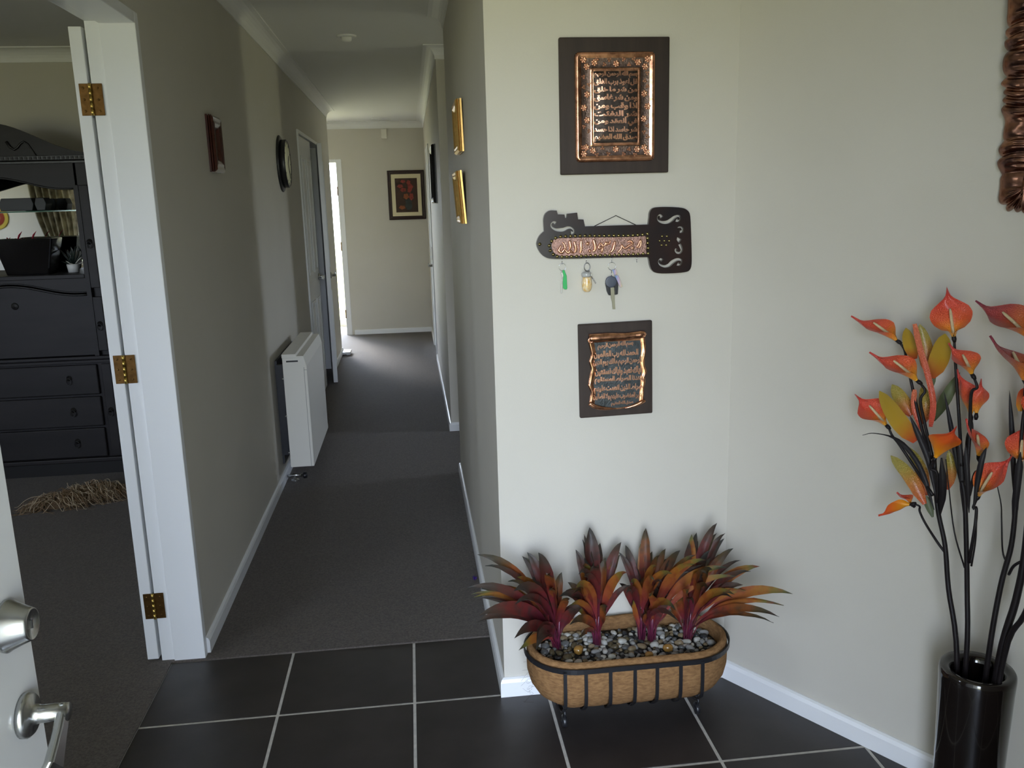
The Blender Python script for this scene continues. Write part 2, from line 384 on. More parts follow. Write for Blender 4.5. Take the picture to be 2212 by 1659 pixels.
# ---- cornices (cove) and baseboards
cov = [(0.0, HC), (0.0, ZCOR), (0.006, ZCOR), (0.006, ZCOR+0.006)]
for k in range(7):
    a = k/6*HP; cov.append((0.006+0.063*(1-math.cos(a)), ZCOR+0.006+0.063*math.sin(a)))
cov += [(0.075, HC-0.006), (0.075, HC)]
struct(sweep(MB(), [(XL, -0.03), (XL, YO), (-2.2, YO)], cov, -1).build('trim_1', M_CORN))
struct(sweep(MB(), [(WE.x-0.02, WE.y+0.03), (WA.x, YC), (XR, YC), (XR, YE), (3.40, YE)], cov, 1).build('trim_2', M_CORN))
struct(sweep(MB(), [(3.40, Y2), (XR2, Y2), (XR2, YEND), (-2.2, YEND)], cov, 1).build('trim_3', M_CORN))
struct(sweep(MB(), [(-0.888, 5.45), (-5.2, 5.45)], cov, 1).build('trim_4', M_CORN))
bb = [(0, 0), (0.013, 0), (0.013, 0.046), (0.009, 0.056), (0.003, 0.060), (0, 0.060)]
def base(name, path, side): struct(sweep(MB(), path, bb, side).build(name, M_TRIM))
base('baseboard_left', [(XL, 2.742), (XL, 6.328)], -1)
base('baseboard_left_far', [(XL, 7.972), (XL, YO), (-2.2, YO)], -1)
base('baseboard_niche', [(WE.x-0.04, WE.y+0.06), (WA.x, YC), (XR, YC), (XR, YE), (3.39, YE)], 1)
base('baseboard_right_far', [(3.39, Y2), (XR2, Y2), (XR2, 8.165)], 1)
base('baseboard_end', [(XR2, 9.08), (XR2, YEND), (-0.70, YEND)], 1)
base('baseboard_lounge', [(-0.888, 3.6), (-0.888, 5.45), (-5.2, 5.45)], 1)
base('baseboard_front', [(XL, 1.22), (XL, -0.03)], 1)
# ---- windows that let the daylight in
def window(n, label_parts, p0, p1, plane, z0, z1, bars):
    """p0..p1 run along the wall; plane gives the fixed coordinate"""
    axis, c = plane
    root = thing('window_%d' % n, (c if axis == 'x' else (p0+p1)/2, c if axis == 'y' else (p0+p1)/2, z0)); struct(root)
    fr = MB(); w = 0.045
    def bx(a0, a1, zz0, zz1, dd=0.03):
        if axis == 'y': fr.box(a0, a1, c-dd, c+dd, zz0, zz1)
        else: fr.box(c-dd, c+dd, a0, a1, zz0, zz1)
    bx(p0, p0+w, z0, z1); bx(p1-w, p1, z0, z1); bx(p0+w, p1-w, z0, z0+w); bx(p0+w, p1-w, z1-w, z1)
    for b in bars: bx(b-0.025, b+0.025, z0+w, z1-w, 0.025)
    fr.build('window_frame', M_TRIM, root)
    edges = [p0+w] + [x for b in bars for x in (b-0.025, b+0.025)] + [p1-w]
    for i in range(0, len(edges), 2):
        g = MB()
        if axis == 'y': g.box(edges[i], edges[i+1], c-0.003, c+0.003, z0+w, z1-w)
        else: g.box(c-0.003, c+0.003, edges[i], edges[i+1], z0+w, z1-w)
        g.build('pane', M_GLASS, root)
window(1, None, -3.95, -2.25, ('y', -0.10), 0.90, 2.05, (-3.1,))
window(2, None, 4.71, 5.31, ('x', 3.45), 0.90, 2.00, ())
window(3, None, -2.65, -0.45, ('y', 10.95), 0.04, 2.20, (-1.75,))
window(4, None, 0.50, 1.00, ('x', -5.25), 0.90, 2.05, ())  # unseen side window, added to brighten the lounge's front wall
# ---- unseen roofed porch outside the front door, walls set to narrow the daylight
M_PORCH = mat('porch_render', (0.50, 0.48, 0.43), 0.8)
struct(MB().box(-1.1, 0.9, -1.75, -0.13, -0.12, -0.03).build('floor_porch', mat('porch_concrete', (0.36, 0.35, 0.32), 0.8, noise=0.2, nscale=8)))
struct(MB().box(-1.07, -0.95, -1.75, -0.15, -0.1, HC).box(0.60, 0.72, -1.75, -0.15, -0.1, HC).build('wall_porch', M_PORCH))
struct(MB().box(-6.0, 2.8, -1.75, -0.16, HC, HC+0.1).build('ceiling_porch', M_PORCH))  # runs on as an eave, added to dim the lounge window

# ================================================================ doors
def lever(parent, c, axis, along, mat_=M_NICKEL, s=1.0, ln=1.0):
    """rose + neck + flat lever; axis points out of the door, along is where the lever points"""
    c, axis, along = Vector(c), Vector(axis).normalized(), Vector(along).normalized()
    up = axis.cross(along)
    o = MB().lathe(c, axis, [(0.0265*s, 0), (0.0265*s, 0.006*s), (0.023*s, 0.010*s), (0.012*s, 0.011*s), (0.0105*s, 0.02*s), (0.0105*s, 0.05*s), (0, 0.05*s)], 24).build('handle', mat_, parent)
    e = c + axis*0.044*s
    pts = [e-along*0.010*s, e+along*0.010*s*ln, e+along*0.035*s*ln, e+along*0.065*s*ln, e+along*0.095*s*ln, e+along*0.112*s*ln-axis*0.004*s]
    w = [0.009, 0.0105, 0.0115, 0.0145, 0.0185, 0.0175]; vs = []
    for p, h in zip(pts, w):
        for sa, su in ((-1, -1), (1, -1), (1, 1), (-1, 1)): vs.append(p + axis*(sa*0.0055*s) + up*(su*h*s))
    fs = [(i*4+k, i*4+(k+1) % 4, (i+1)*4+(k+1) % 4, (i+1)*4+k) for i in range(5) for k in range(4)] + [(3, 2, 1, 0), (20, 21, 22, 23)]
    MB().add(vs, fs).build('lever', mat_, o, bevel=0.004*s, seg=3)
    return o
def hinge(parent, x0, x1, xk, y, z0, z1):
    """butt hinge seen face-on in a plane y = const"""
    h = MB()
    h.box(x0, xk-0.003, y-0.002, y, z0, z1).box(xk+0.003, x1, y-0.002, y, z0, z1)
    o = h.build('hinge', M_BRASS, parent, bevel=0.0009, seg=1)
    k = MB()
    n = 5
    for i in range(n): k.tube([(xk, y-0.004, z0+(z1-z0)*(i+0.015)/n), (xk, y-0.004, z0+(z1-z0)*(i+0.985)/n)], 0.0045, 10)
    k.build('knuckle', M_BRASSPIN, o)
    sc = MB()
    for sx in ((x0+xk)/2-0.004, (x1+xk)/2+0.004):
        for fz in (0.14, 0.5, 0.86): sc.lathe((sx, y-0.002, z0+(z1-z0)*fz), (0, -1, 0), [(0.0035, 0), (0.0025, 0.001), (0, 0.0012)], 8)
    sc.build('screws', M_BRASS, o)
# --- lounge door, folded right back into the lounge
d1 = struct(thing('door_1', (-0.82, YJ, 0)))
fr = MB().box(-0.850, XL+0.003, YJ-0.002, 2.74, 0, 2.028).box(-0.892, -0.850, YJ+0.006, 2.74, 0, 2.028)
fr.box(-0.850, XL+0.003, 1.228, 1.262, 0, 2.028).box(-0.892, -0.850, 1.228, 1.254, 0, 2.028)
fr.box(-0.850, XL+0.003, 1.262, YJ-0.002, 1.995, 2.028).box(-0.892, -0.850, 1.254, YJ+0.006, 2.003, 2.028)
fr.build('door_frame', M_TRIM, d1, bevel=0.002, seg=2)
lf = MB().box(-0.9365, -0.9005, YJ+0.003, YJ+0.72, 0.012, 1.988).build('door_leaf', M_TRIM, d1, bevel=0.002)
for z0 in (1.744, 0.948, 0.157): hinge(d1, -0.9265, -0.862, -0.8955, YJ+0.004, z0, z0+0.089)
lever(lf, (-0.9365, YJ+0.665, 1.0), (-1, 0, 0), (0, -1, 0))
# --- front door standing open beside the camera
d2 = struct(thing('door_2', (-0.41, 0.0, 0)))
DX = -0.392
leaf2 = MB().box(DX-0.042, DX, 0.01, 0.826, 0.012, 2.02).build('door_leaf', mat('front_door_paint', (0.70, 0.71, 0.72), 0.22, bump=0.02, bscale=90), d2, bevel=0.002)
MB().box(-0.445, -0.41, -0.15, -0.03, 0, 2.05).box(0.455, 0.49, -0.15, -0.03, 0, 2.05).box(-0.41, 0.455, -0.15, -0.03, 2.02, 2.05).build('door_frame', M_TRIM, d2)
pb = onX(13, 1352, DX); ph = onX(52, 1545, DX)
db = MB().lathe(pb, (1, 0, 0), [(0.0245, 0), (0.0250, 0.0025), (0.0240, 0.004), (0.0232, 0.005), (0.0160, 0.021), (0.0152, 0.0235), (0.0138, 0.024), (0.0130, 0.0225), (0.0, 0.0225)], 40).build('deadbolt', M_NICKEL, leaf2)
MB().obox(pb+Vector((0.0230, 0, 0)), (0.0006, 0, 0), (0, 0.0008, 0), (0, 0, 0.004)).build('keyway', M_BLACK, db)
lever(leaf2, ph, (1, 0, 0), (0.0, -0.72, -0.70), s=0.82, ln=0.62)
MB().box(DX-0.034, DX-0.008, 0.8255, 0.8275, 0.90, 1.06).build('latch_plate', M_NICKEL, leaf2)
# --- double linen-cupboard doors in the hall, one leaf ajar
d3 = struct(thing('door_3', (XL, 7.15, 0)))
fr = MB().box(-0.888, XL+0.012, 6.325, 6.36, 0, 2.01).box(-0.888, XL+0.012, 7.945, 7.975, 0, 2.01).box(-0.888, XL+0.012, 6.36, 7.945, 1.985, 2.01)
fr.build('door_frame', M_TRIM, d3, bevel=0.002)
def panel_leaf(parent, mtx, w, h, t=0.036):
    """panelled leaf built in (along, out, up) and set by mtx"""
    lm = MB()
    def bx(mb, a0, a1, o0, o1, z0, z1):
        v = [mtx @ Vector((a, o, z)) for z in (z0, z1) for o in (o0, o1) for a in (a0, a1)]
        return mb.add(v, [(0, 2, 3, 1), (4, 5, 7, 6), (0, 1, 5, 4), (2, 6, 7, 3), (0, 4, 6, 2), (1, 3, 7, 5)])
    o = bx(lm, 0, w, -t, 0, 0.012, h).build('door_leaf', M_TRIM, parent, bevel=0.002)
    cols = [(0.10, w/2-0.05), (w/2+0.05, w-0.10)]
    for a0, a1 in cols:
        for z0, z1 in ((0.16, 0.78), (0.98, 1.84)):
            pm = MB(); e = 0.022
            bx(pm, a0, a0+e, 0, 0.008, z0, z1); bx(pm, a1-e, a1, 0, 0.008, z0, z1); bx(pm, a0+e, a1-e, 0, 0.008, z0, z0+e); bx(pm, a0+e, a1-e, 0, 0.008, z1-e, z1)
            bx(pm, a0+0.05, a1-0.05, 0, 0.006, z0+0.05, z1-0.05)
            pm.build('panel', M_TRIM, o, bevel=0.003)
    return o
ml = Matrix(((0, 1, 0, XL), (1, 0, 0, 6.365), (0, 0, 1, 0), (0, 0, 0, 1)))
la = panel_leaf(d3, ml, 0.78, 1.978)
lever(la, (XL, 7.08, 0.925), (1, 0, 0), (0, -1, 0))
MB().box(XL-0.002, XL+0.007, 6.352, 6.372, 1.64, 1.74).box(XL-0.002, XL+0.007, 6.352, 6.372, 0.9, 1.0).box(XL-0.002, XL+0.007, 6.352, 6.372, 0.2, 0.3).build('hinge', M_BRASS, d3)
ang = math.radians(6.6)
ml = Matrix.Translation((XL, 7.94, 0)) @ Matrix.Rotation(ang, 4, 'Z') @ Matrix(((0, 1, 0, 0), (-1, 0, 0, 0), (0, 0, 1, 0), (0, 0, 0, 1)))
lb = panel_leaf(d3, ml, 0.70, 1.978)
lever(lb, ml @ Vector((0.64, 0, 0.915)), ml.to_3x3() @ Vector((0, 1, 0)), ml.to_3x3() @ Vector((-1, 0, 0)))
# --- doorway at the end of the hall
d4 = struct(thing('door_4', (-1.2, YEND, 0)))
MB().box(-0.790, -0.728, YEND-0.006, YEND+0.125, 0, 2.0).box(-1.66, -1.61, YEND-0.006, YEND+0.125, 0, 2.0).box(-1.61, -0.79, YEND-0.006, YEND+0.125, 1.965, 2.0).build('door_frame', M_TRIM, d4, bevel=0.003)
for z in (1.60, 0.98, 0.2): MB().box(-0.7925, -0.789, YEND+0.02, YEND+0.10, z, z+0.1).box(-0.795, -0.783, YEND-0.010, YEND-0.004, z, z+0.1).build('hinge', M_BRASS, d4)
# --- closed door in the far right wall
d5 = struct(thing('door_5', (XR2, 8.62, 0)))
MB().box(XR2-0.010, XR2+0.10, 8.165, 8.20, 0, 2.02).box(XR2-0.010, XR2+0.10, 9.04, 9.075, 0, 2.02).box(XR2-0.010, XR2+0.10, 8.20, 9.04, 1.99, 2.02).build('door_frame', M_TRIM, d5, bevel=0.002)
l5 = MB().box(XR2+0.002, XR2+0.038, 8.205, 9.035, 0.012, 1.985).build('door_leaf', M_TRIM, d5, bevel=0.002)
lever(l5, (XR2+0.002, 8.275, 0.90), (-1, 0, 0), (0, 1, 0))
MB().box(XR2-0.012, XR2-0.008, 8.168, 8.196, 0.96, 1.08).build('strike_plate', M_BRASS, d5)
# ================================================================ things on the niche wall
# ---- Arabic lettering: joins letters with presentation forms, laid right to left
AR = {'ا': (0xFE8D, 2), 'ب': (0xFE8F, 4), 'ة': (0xFE93, 2), 'ت': (0xFE95, 4), 'ث': (0xFE99, 4), 'ج': (0xFE9D, 4), 'ح': (0xFEA1, 4), 'خ': (0xFEA5, 4),
      'د': (0xFEA9, 2), 'ذ': (0xFEAB, 2), 'ر': (0xFEAD, 2), 'ز': (0xFEAF, 2), 'س': (0xFEB1, 4), 'ش': (0xFEB5, 4), 'ص': (0xFEB9, 4), 'ض': (0xFEBD, 4),
      'ط': (0xFEC1, 4), 'ظ': (0xFEC5, 4), 'ع': (0xFEC9, 4), 'غ': (0xFECD, 4), 'ف': (0xFED1, 4), 'ق': (0xFED5, 4), 'ك': (0xFED9, 4), 'ل': (0xFEDD, 4),
      'م': (0xFEE1, 4), 'ن': (0xFEE5, 4), 'ه': (0xFEE9, 4), 'و': (0xFEED, 2), 'ي': (0xFEF1, 4)}
def shape_arabic(s):
    out = []
    for w in s.split(' '):
        g = []; i = 0; joined = False
        while i < len(w):
            ch = w[i]
            if ch == 'ل' and i+1 < len(w) and w[i+1] == 'ا':
                g.append(chr(0xFEFC if joined else 0xFEFB)); joined = False; i += 2; continue
            b, forms = AR[ch]; nxt = i+1 < len(w)
            if forms == 2: g.append(chr(b+1 if joined else b)); joined = False
            else:
                if nxt: g.append(chr(b+3 if joined else b+2)); joined = True
                else: g.append(chr(b+1 if joined else b)); joined = False
            i += 1
        out.append(''.join(g))
    return ' '.join(out)[::-1]
_txt_n = [0]
def text_mesh(s, fat=0.036, depth=0.05, bev=0.012, space=0.55):
    c = bpy.data.curves.new('lettering', 'FONT'); c.body = s; c.size = 1.0; c.offset = fat; c.extrude = depth; c.bevel_depth = bev; c.bevel_resolution = 1; c.resolution_u = 3
    c.space_word = space
    o = bpy.data.objects.new('lettering', c); COL.objects.link(o)
    dg = bpy.context.evaluated_depsgraph_get(); ev = o.evaluated_get(dg); me = ev.to_mesh()
    vs = [v.co.copy() for v in me.vertices]; fs = [tuple(p.vertices) for p in me.polygons]
    ev.to_mesh_clear(); bpy.data.objects.remove(o); bpy.data.curves.remove(c)
    return vs, fs
def text_quad(name, s, quad, mat_, parent, plane, lift, depth=0.0014):
    """fit one line of lettering into a quad TL,TR,BR,BL given as picture positions on the wall plane"""
    vs, fs = text_mesh(s)
    x0 = min(v.x for v in vs); x1 = max(v.x for v in vs); y0 = min(v.y for v in vs); y1 = max(v.y for v in vs); z0 = min(v.z for v in vs); z1 = max(v.z for v in vs)
    q = [plane(*p) for p in quad]; out = []
    for v in vs:
        u = (v.x-x0)/(x1-x0); w = (v.y-y0)/(y1-y0); d = (v.z-z0)/(z1-z0)
        top = q[0].lerp(q[1], u); bot = q[3].lerp(q[2], u); p = bot.lerp(top, w)
        out.append(p + Vector((0, -1, 0))*(lift(p.x, p.z)+d*depth))
    return MB().add(out, fs).build(name, mat_, parent, fix=False)

# ---- large plaque: embossed copper sheet on a wooden board
BT = 0.018
def nw(u, v): return onY(u, v, YC-BT)
z6 = lambda x, y: (1190+x/4.879, 60+y/4.879)
pl1 = thing('copper_plaque', onY(1328, 375, YC), 'large copper plaque of embossed script in a flower border, above the key rack', 'wall plaque')
c4 = [nw(*p) for p in ((1207.5, 79), (1448, 80), (1443.5, 373), (1212, 377))]
bx0, bx1 = (c4[0].x+c4[3].x)/2, (c4[1].x+c4[2].x)/2; bz1, bz0 = (c4[0].z+c4[1].z)/2, (c4[2].z+c4[3].z)/2
MB().box(bx0, bx1, YC-BT, YC-0.001, bz0, bz1).build('backing_board', M_BOARD, pl1, bevel=0.003)
q = [nw(*z6(*p)) for p in ((248, 252), (1103, 250), (1086, 1400), (256, 1424))]
px0, px1 = (q[0].x+q[3].x)/2, (q[1].x+q[2].x)/2; pz1, pz0 = (q[0].z+q[1].z)/2, (q[2].z+q[3].z)/2
PW, PH = px1-px0, pz1-pz0
BW = (PW - (nw(*z6(912, 800)).x - nw(*z6(428, 800)).x))/2      # border width
def edge_d(x, z, r=0.014):
    dx = min(x-px0, px1-x); dz = min(z-pz0, pz1-z)
    if dx < r and dz < r: return r - math.hypot(r-dx, r-dz)
    return min(dx, dz)
def prof1(d):
    k = [(0, 0.0), (0.002, 0.006), (0.005, 0.0085), (0.010, 0.0078), (0.016, 0.0060), (0.024, 0.0042), (BW-0.008, 0.0036), (BW-0.004, 0.0062), (BW-0.001, 0.0066), (BW+0.002, 0.0030), (BW+0.006, 0.0040), (1, 0.0040)]
    for (a, ha), (b, hb) in zip(k, k[1:]):
        if d <= b: return ha+(hb-ha)*(d-a)/(b-a)
    return 0.004
def bulge(x, z):
    d = edge_d(x, z)-BW
    return prof1(edge_d(x, z)) + (0.007*min(1, max(0, d/0.03))**0.5 if d > 0 else 0)
def sheet(u, v):
    x, z = px0+PW*u, pz0+PH*v
    d = edge_d(x, z)
    if d < 0:      # round the corners
        cx = px0+0.014 if x < (px0+px1)/2 else px1-0.014; cz = pz0+0.014 if z < (pz0+pz1)/2 else pz1-0.014
        l = math.hypot(x-cx, z-cz); x = cx+(x-cx)*0.014/l; z = cz+(z-cz)*0.014/l; d = 0
    return Vector((x, YC-BT-bulge(x, z), z))
M_CUPLATE = bpy.data.materials.new('embossed_copper'); MATS['embossed_copper'] = M_CUPLATE
def copper_plate_mat(m):
    m.use_nodes = True; t = m.node_tree; N = t.nodes; L = t.links.new; b = N['Principled BSDF']
    b.inputs['Metallic'].default_value = 1; b.inputs['Roughness'].default_value = 0.27
    uv = N.new('ShaderNodeTexCoord'); n = N.new('ShaderNodeTexNoise'); n.inputs['Scale'].default_value = 55; n.inputs['Detail'].default_value = 5; L(uv.outputs['Object'], n.inputs['Vector'])
    r = N.new('ShaderNodeValToRGB'); r.color_ramp.elements[0].position = 0.35; r.color_ramp.elements[0].color = (0.36, 0.17, 0.10, 1); r.color_ramp.elements[1].position = 0.6; r.color_ramp.elements[1].color = (0.82, 0.42, 0.24, 1)
    L(n.outputs['Fac'], r.inputs[0]); L(r.outputs[0], b.inputs['Base Color'])
copper_plate_mat(M_CUPLATE)
MB().grid(66, 88, sheet).build('copper_sheet', M_CUPLATE, pl1)
# dark worked ground of the flower band and of the text panel
gb = MB(); eo, ei = 0.0165, BW-0.0055
for (a0, a1, b0, b1) in ((eo, PW-eo, eo, ei), (eo, PW-eo, PH-ei, PH-eo), (eo, ei, ei, PH-ei), (PW-ei, PW-eo, ei, PH-ei)):
    nx = max(2, int((a1-a0)/0.006)); nz = max(2, int((b1-b0)/0.006))
    def gf(u, v, a0=a0, a1=a1, b0=b0, b1=b1):
        x = px0+a0+(a1-a0)*u; z = pz0+b0+(b1-b0)*v
        e = edge_d(x, z); k = 0.5+0.5*math.sin(60*(x-px0)/PW*1.1)*math.sin(52*(z-pz0)/PH)
        return Vector((x, YC-BT-bulge(x, z)-0.0005-0.0005*k, z))
    gb.grid(nx, nz, gf)
gb.build('worked_ground', M_PATINA, pl1)
tb = BW+0.003
MB().grid(48, 68, lambda u, v: Vector((px0+tb+(PW-2*tb)*u, YC-BT-bulge(px0+tb+(PW-2*tb)*u, pz0+tb+(PH-2*tb)*v)-0.0006, pz0+tb+(PH-2*tb)*v))).build('text_ground', mat('text_patina', (0.075, 0.058, 0.052), 0.5, 0.8, noise=0.5, nscale=120), pl1)
# beaded rim and inner rope
def beads(mb, d, r, step):
    x0, x1, z0, z1 = px0+d, px1-d, pz0+d, pz1-d
    pts = []
    n = int((x1-x0)/step); pts += [(x0+(x1-x0)*i/n, z) for i in range(n+1) for z in (z0, z1)]
    n = int((z1-z0)/step); pts += [(x, z0+(z1-z0)*i/n) for i in range(1, n) for x in (x0, x1)]
    for x, z in pts:
        y = YC-BT-bulge(x, z)
        mb.lathe((x, y+0.0003, z), (0, -1, 0), [(r, 0), (r*0.7, r*0.7), (0, r)], 6)
MBb = MB(); beads(MBb, 0.0035, 0.0012, 0.0036)
o = MBb.build('beaded_rim', M_COPPER, pl1); o['kind'] = 'stuff'
MBb = MB(); beads(MBb, BW-0.0015, 0.0011, 0.0034)
o = MBb.build('inner_rope', M_COPPER, pl1); o['kind'] = 'stuff'
# flowers of the border
rs = MB()
R0 = 0.0094
for k in range(6):
    a = k*math.pi/3
    ca, sa = math.cos(a), math.sin(a)
    rs.lathe((ca*R0*0.66, 0, sa*R0*0.66), (0, -1, 0), [(R0*0.36, 0), (R0*0.33, 0.0012), (R0*0.18, 0.0022), (0, 0.0024)], 8)
rs.lathe((0, 0, 0), (0, -1, 0), [(R0*0.48, 0), (R0*0.46, 0.0026), (R0*0.36, 0.0030), (R0*0.28, 0.0016), (R0*0.2, 0.0020), (0, 0.0030)], 12)
def place(proto, pts, plane, parent, scales=None, rot0=0.0):
    base_ = origin_of(parent)
    for i, p in enumerate(pts):
        w = plane(*p); c = proto.copy(); COL.objects.link(c); c.parent = parent
        c.location = Vector((w.x, YC-BT-bulge(w.x, w.z)-0.0004, w.z))-base_
        c.rotation_euler = (0, rot0+i*0.37, 0)
        s_ = scales[i] if scales else 1.0
        c.scale = (s_, 1, s_)
rose = rs.build('rosette', M_COPPER, None, loc=(0, 0, 0))
def band(x, y):      # keep the ornaments inside the flower band
    if 470 < y < 1200: x = min(max(x, 338), 398) if x < 675 else min(max(x, 950), 1012)
    else: x = min(max(x, 335), 1015); y = min(max(y, 332), 412) if y < 800 else min(max(y, 1262), 1338)
    return x, y
ROS = [(340, 340), (455, 370), (685, 380), (915, 365), (1025, 330), (375, 455), (990, 450), (380, 705), (345, 845), (380, 975), (980, 695), (1020, 830), (975, 960), (370, 1215), (345, 1330), (440, 1295), (680, 1280), (905, 1280), (1005, 1310), (980, 1205)]
place(rose, [z6(*band(*p)) for p in ROS], nw, pl1)
bpy.data.objects.remove(rose)
tf = MB()
for k in range(3):
    a = k*2*math.pi/3+0.5
    tf.lathe((math.cos(a)*0.0035, 0, math.sin(a)*0.0035), (0, -1, 0), [(0.0031, 0), (0.0026, 0.0014), (0, 0.0024)], 8)
tre = tf.build('leaf_sprig', M_COPPER, None, loc=(0, 0, 0))
TRE = [(610, 340), (760, 335), (560, 390), (820, 390), (340, 630), (400, 600), (345, 1045), (400, 1090), (1030, 620), (985, 560), (1015, 1035), (975, 1100), (600, 1330), (760, 1330), (540, 1270), (820, 1280), (330, 520), (1060, 480), (300, 1240), (1050, 1150), (480, 300), (870, 300), (480, 1370), (880, 1360)]
place(tre, [z6(*band(*p)) for p in TRE], nw, pl1)
bpy.data.objects.remove(tre)
FALAQ = ['بسم الله الرحمن الرحيم', 'قل اعوذ برب الفلق', 'من شر ما خلق', 'ومن شر غاسق', 'اذا وقب ومن', 'شر النفثت', 'في العقد ومن', 'شر حاسد اذا حسد', 'صدق الله العظيم']
ROWS = [(460, 536), (540, 618), (624, 698), (702, 786), (790, 872), (874, 956), (956, 1038), (1044, 1116), (1120, 1206)]
for s_, (ya, yb) in zip(FALAQ, ROWS):
    t = text_quad('script_line', shape_arabic(s_), [z6(444, ya), z6(904, ya), z6(902, yb), z6(446, yb)], M_COPPER, pl1, nw, lambda x, z: bulge(x, z)+0.0010, 0.0022)

# ---- key-shaped rack
z7 = lambda x, y: (1140+x/5.821, 430+y/5.821)
KT = 0.014
def kw(u, v): return onY(u, v, YC-KT)
rack = thing('key_rack', onY(1330, 560, YC), 'dark wooden key-shaped rack with studded copper script band and hooks', 'key rack')
KEY = [(108, 580), (115, 530), (140, 470), (175, 430), (206, 405), (200, 330), (196, 250), (215, 190), (250, 155), (290, 140), (365, 145), (378, 192), (462, 195), (472, 240), (490, 240), (497, 185), (622, 172), (632, 256), (702, 258), (720, 345), (1000, 335), (1518, 320), (1528, 240), (1532, 170), (1560, 118), (1620, 100), (1800, 98), (1960, 110), (2018, 145), (2044, 190), (2052, 350), (2060, 600), (2064, 820), (2045, 888), (2000, 920), (1800, 936), (1620, 936), (1562, 900), (1537, 840), (1525, 760), (1512, 730), (1000, 738), (600, 750), (300, 755), (220, 735), (150, 672)]
def ribbon(pts, wid, n=6):
    c = bez([(x, y, 0) for x, y in pts], n); m_ = len(c); L_, R_ = [], []
    for i, p in enumerate(c):
        t = (c[min(i+1, m_-1)]-c[max(i-1, 0)]).normalized(); w = wid(i/(m_-1))
        L_.append((p.x-t.y*w, p.y+t.x*w)); R_.append((p.x+t.y*w, p.y-t.x*w))
    return L_ + R_[::-1]
wS = lambda t: 9.5 + 15*math.exp(-((t-0.52)/0.16)**2) + (13*math.exp(-(t/0.06)**2)) + (13*math.exp(-((1-t)/0.06)**2))
HOLES = [ribbon([(355, 305), (325, 290), (298, 315), (305, 355), (350, 383), (400, 388), (450, 383), (500, 362), (545, 362), (578, 390), (578, 420), (545, 428)], wS),
         ribbon([(1688, 232), (1665, 200), (1638, 225), (1645, 268), (1690, 292), (1755, 290), (1805, 262), (1850, 226), (1900, 212), (1920, 245), (1900, 275), (1865, 262)], wS),
         ribbon([(1884, 385), (1895, 358), (1928, 354), (1950, 380), (1940, 410), (1912, 408)], lambda t: 7+9*t),
         [(1880, 478), (1905, 488), (1935, 508), (1912, 540), (1900, 552), (1888, 535), (1872, 512)],
         ribbon([(1908, 566), (1930, 610), (1938, 645), (1915, 676), (1880, 674), (1862, 648), (1872, 624)], lambda t: 9+9*math.exp(-(t/0.3)**2)+6*t),
         ribbon([(1692, 775), (1670, 755), (1648, 788), (1668, 828), (1720, 846), (1775, 832), (1820, 792), (1880, 760), (1928, 766), (1936, 800), (1912, 828), (1882, 815)], wS)]
from mathutils.geometry import delaunay_2d_cdt
def winding(p, poly):
    w = 0
    for i in range(len(poly)):
        a, b = poly[i], poly[(i+1) % len(poly)]
        if a[1] <= p[1]:
            if b[1] > p[1] and (b[0]-a[0])*(p[1]-a[1])-(p[0]-a[0])*(b[1]-a[1]) > 0: w += 1
        elif b[1] <= p[1] and (b[0]-a[0])*(p[1]-a[1])-(p[0]-a[0])*(b[1]-a[1]) < 0: w -= 1
    return w
def flat_plate(polys, plane, thick, bev, ytop):
    """board with real cut-outs: first polygon is the outline, the others are holes"""
    P2 = [[(lambda q_: (q_.x, q_.z))(plane(*p)) for p in poly] for poly in polys]
    vs, es = [], []
    for poly in P2:
        n0 = len(vs); vs += [Vector(p) for p in poly]; es += [(n0+i, n0+(i+1) % len(poly)) for i in range(len(poly))]
    ov, oe, of = delaunay_2d_cdt(vs, es, [], 0, 1e-7)[:3]
    keep = []
    for f in of:
        c = ((sum(ov[i].x for i in f))/len(f), (sum(ov[i].y for i in f))/len(f))
        if winding(c, P2[0]) and not any(winding(c, h) for h in P2[1:]): keep.append(tuple(f))
    n = len(ov); V = [Vector((v.x, ytop, v.y)) for v in ov] + [Vector((v.x, ytop+thick, v.y)) for v in ov]
    F = [f for f in keep] + [tuple(i+n for i in reversed(f)) for f in keep]; cnt_ = {}
    for f in keep:
        for i in range(len(f)):
            a, b = f[i], f[(i+1) % len(f)]; cnt_[(a, b)] = 1
    for (a, b) in list(cnt_):
        if (b, a) not in cnt_: F.append((b, a, a+n, b+n))
    return MB().add(V, F)
M_KEYWOOD = mat('key_wood', (0.026, 0.012, 0.010), 0.28, noise=0.5, nscale=9, col2=(0.010, 0.009, 0.011), coat=0.3)
def soften(poly):      # round the blunt corners, keep the crisp ones
    out = []
    for i in range(len(poly)):
        a, b, c = Vector(poly[i-1]), Vector(poly[i]), Vector(poly[(i+1) % len(poly)]); t = (b-a).angle(c-b)
        if t > math.radians(55): out.append(tuple(b))
        else: out += [tuple(b.lerp(a, 0.25)), tuple(b.lerp(c, 0.25))]
    return out
KEY = soften(soften(KEY))
flat_plate([[z7(*p) for p in KEY]] + [[z7(*p) for p in h] for h in HOLES], kw, KT-0.001, 0.002, YC-KT).build('key_board', M_KEYWOOD, rack, bevel=0.0012)
BAND = [(298, 590), (306, 535), (340, 502), (400, 492), (700, 484), (1000, 482), (1300, 476), (1482, 466), (1490, 690), (1300, 698), (1000, 705), (700, 712), (400, 712), (340, 686), (308, 640)]
flat_plate([[z7(*p) for p in BAND]], kw, 0.003, 0.0006, YC-KT-0.0025).build('copper_band', mat('hammered_copper', (0.40, 0.24, 0.20), 0.38, 0.9, noise=0.4, nscale=130, bump=0.9, bscale=330), rack)
z3 = lambda x, y: (1190+x/9.617, 500+y/9.617)
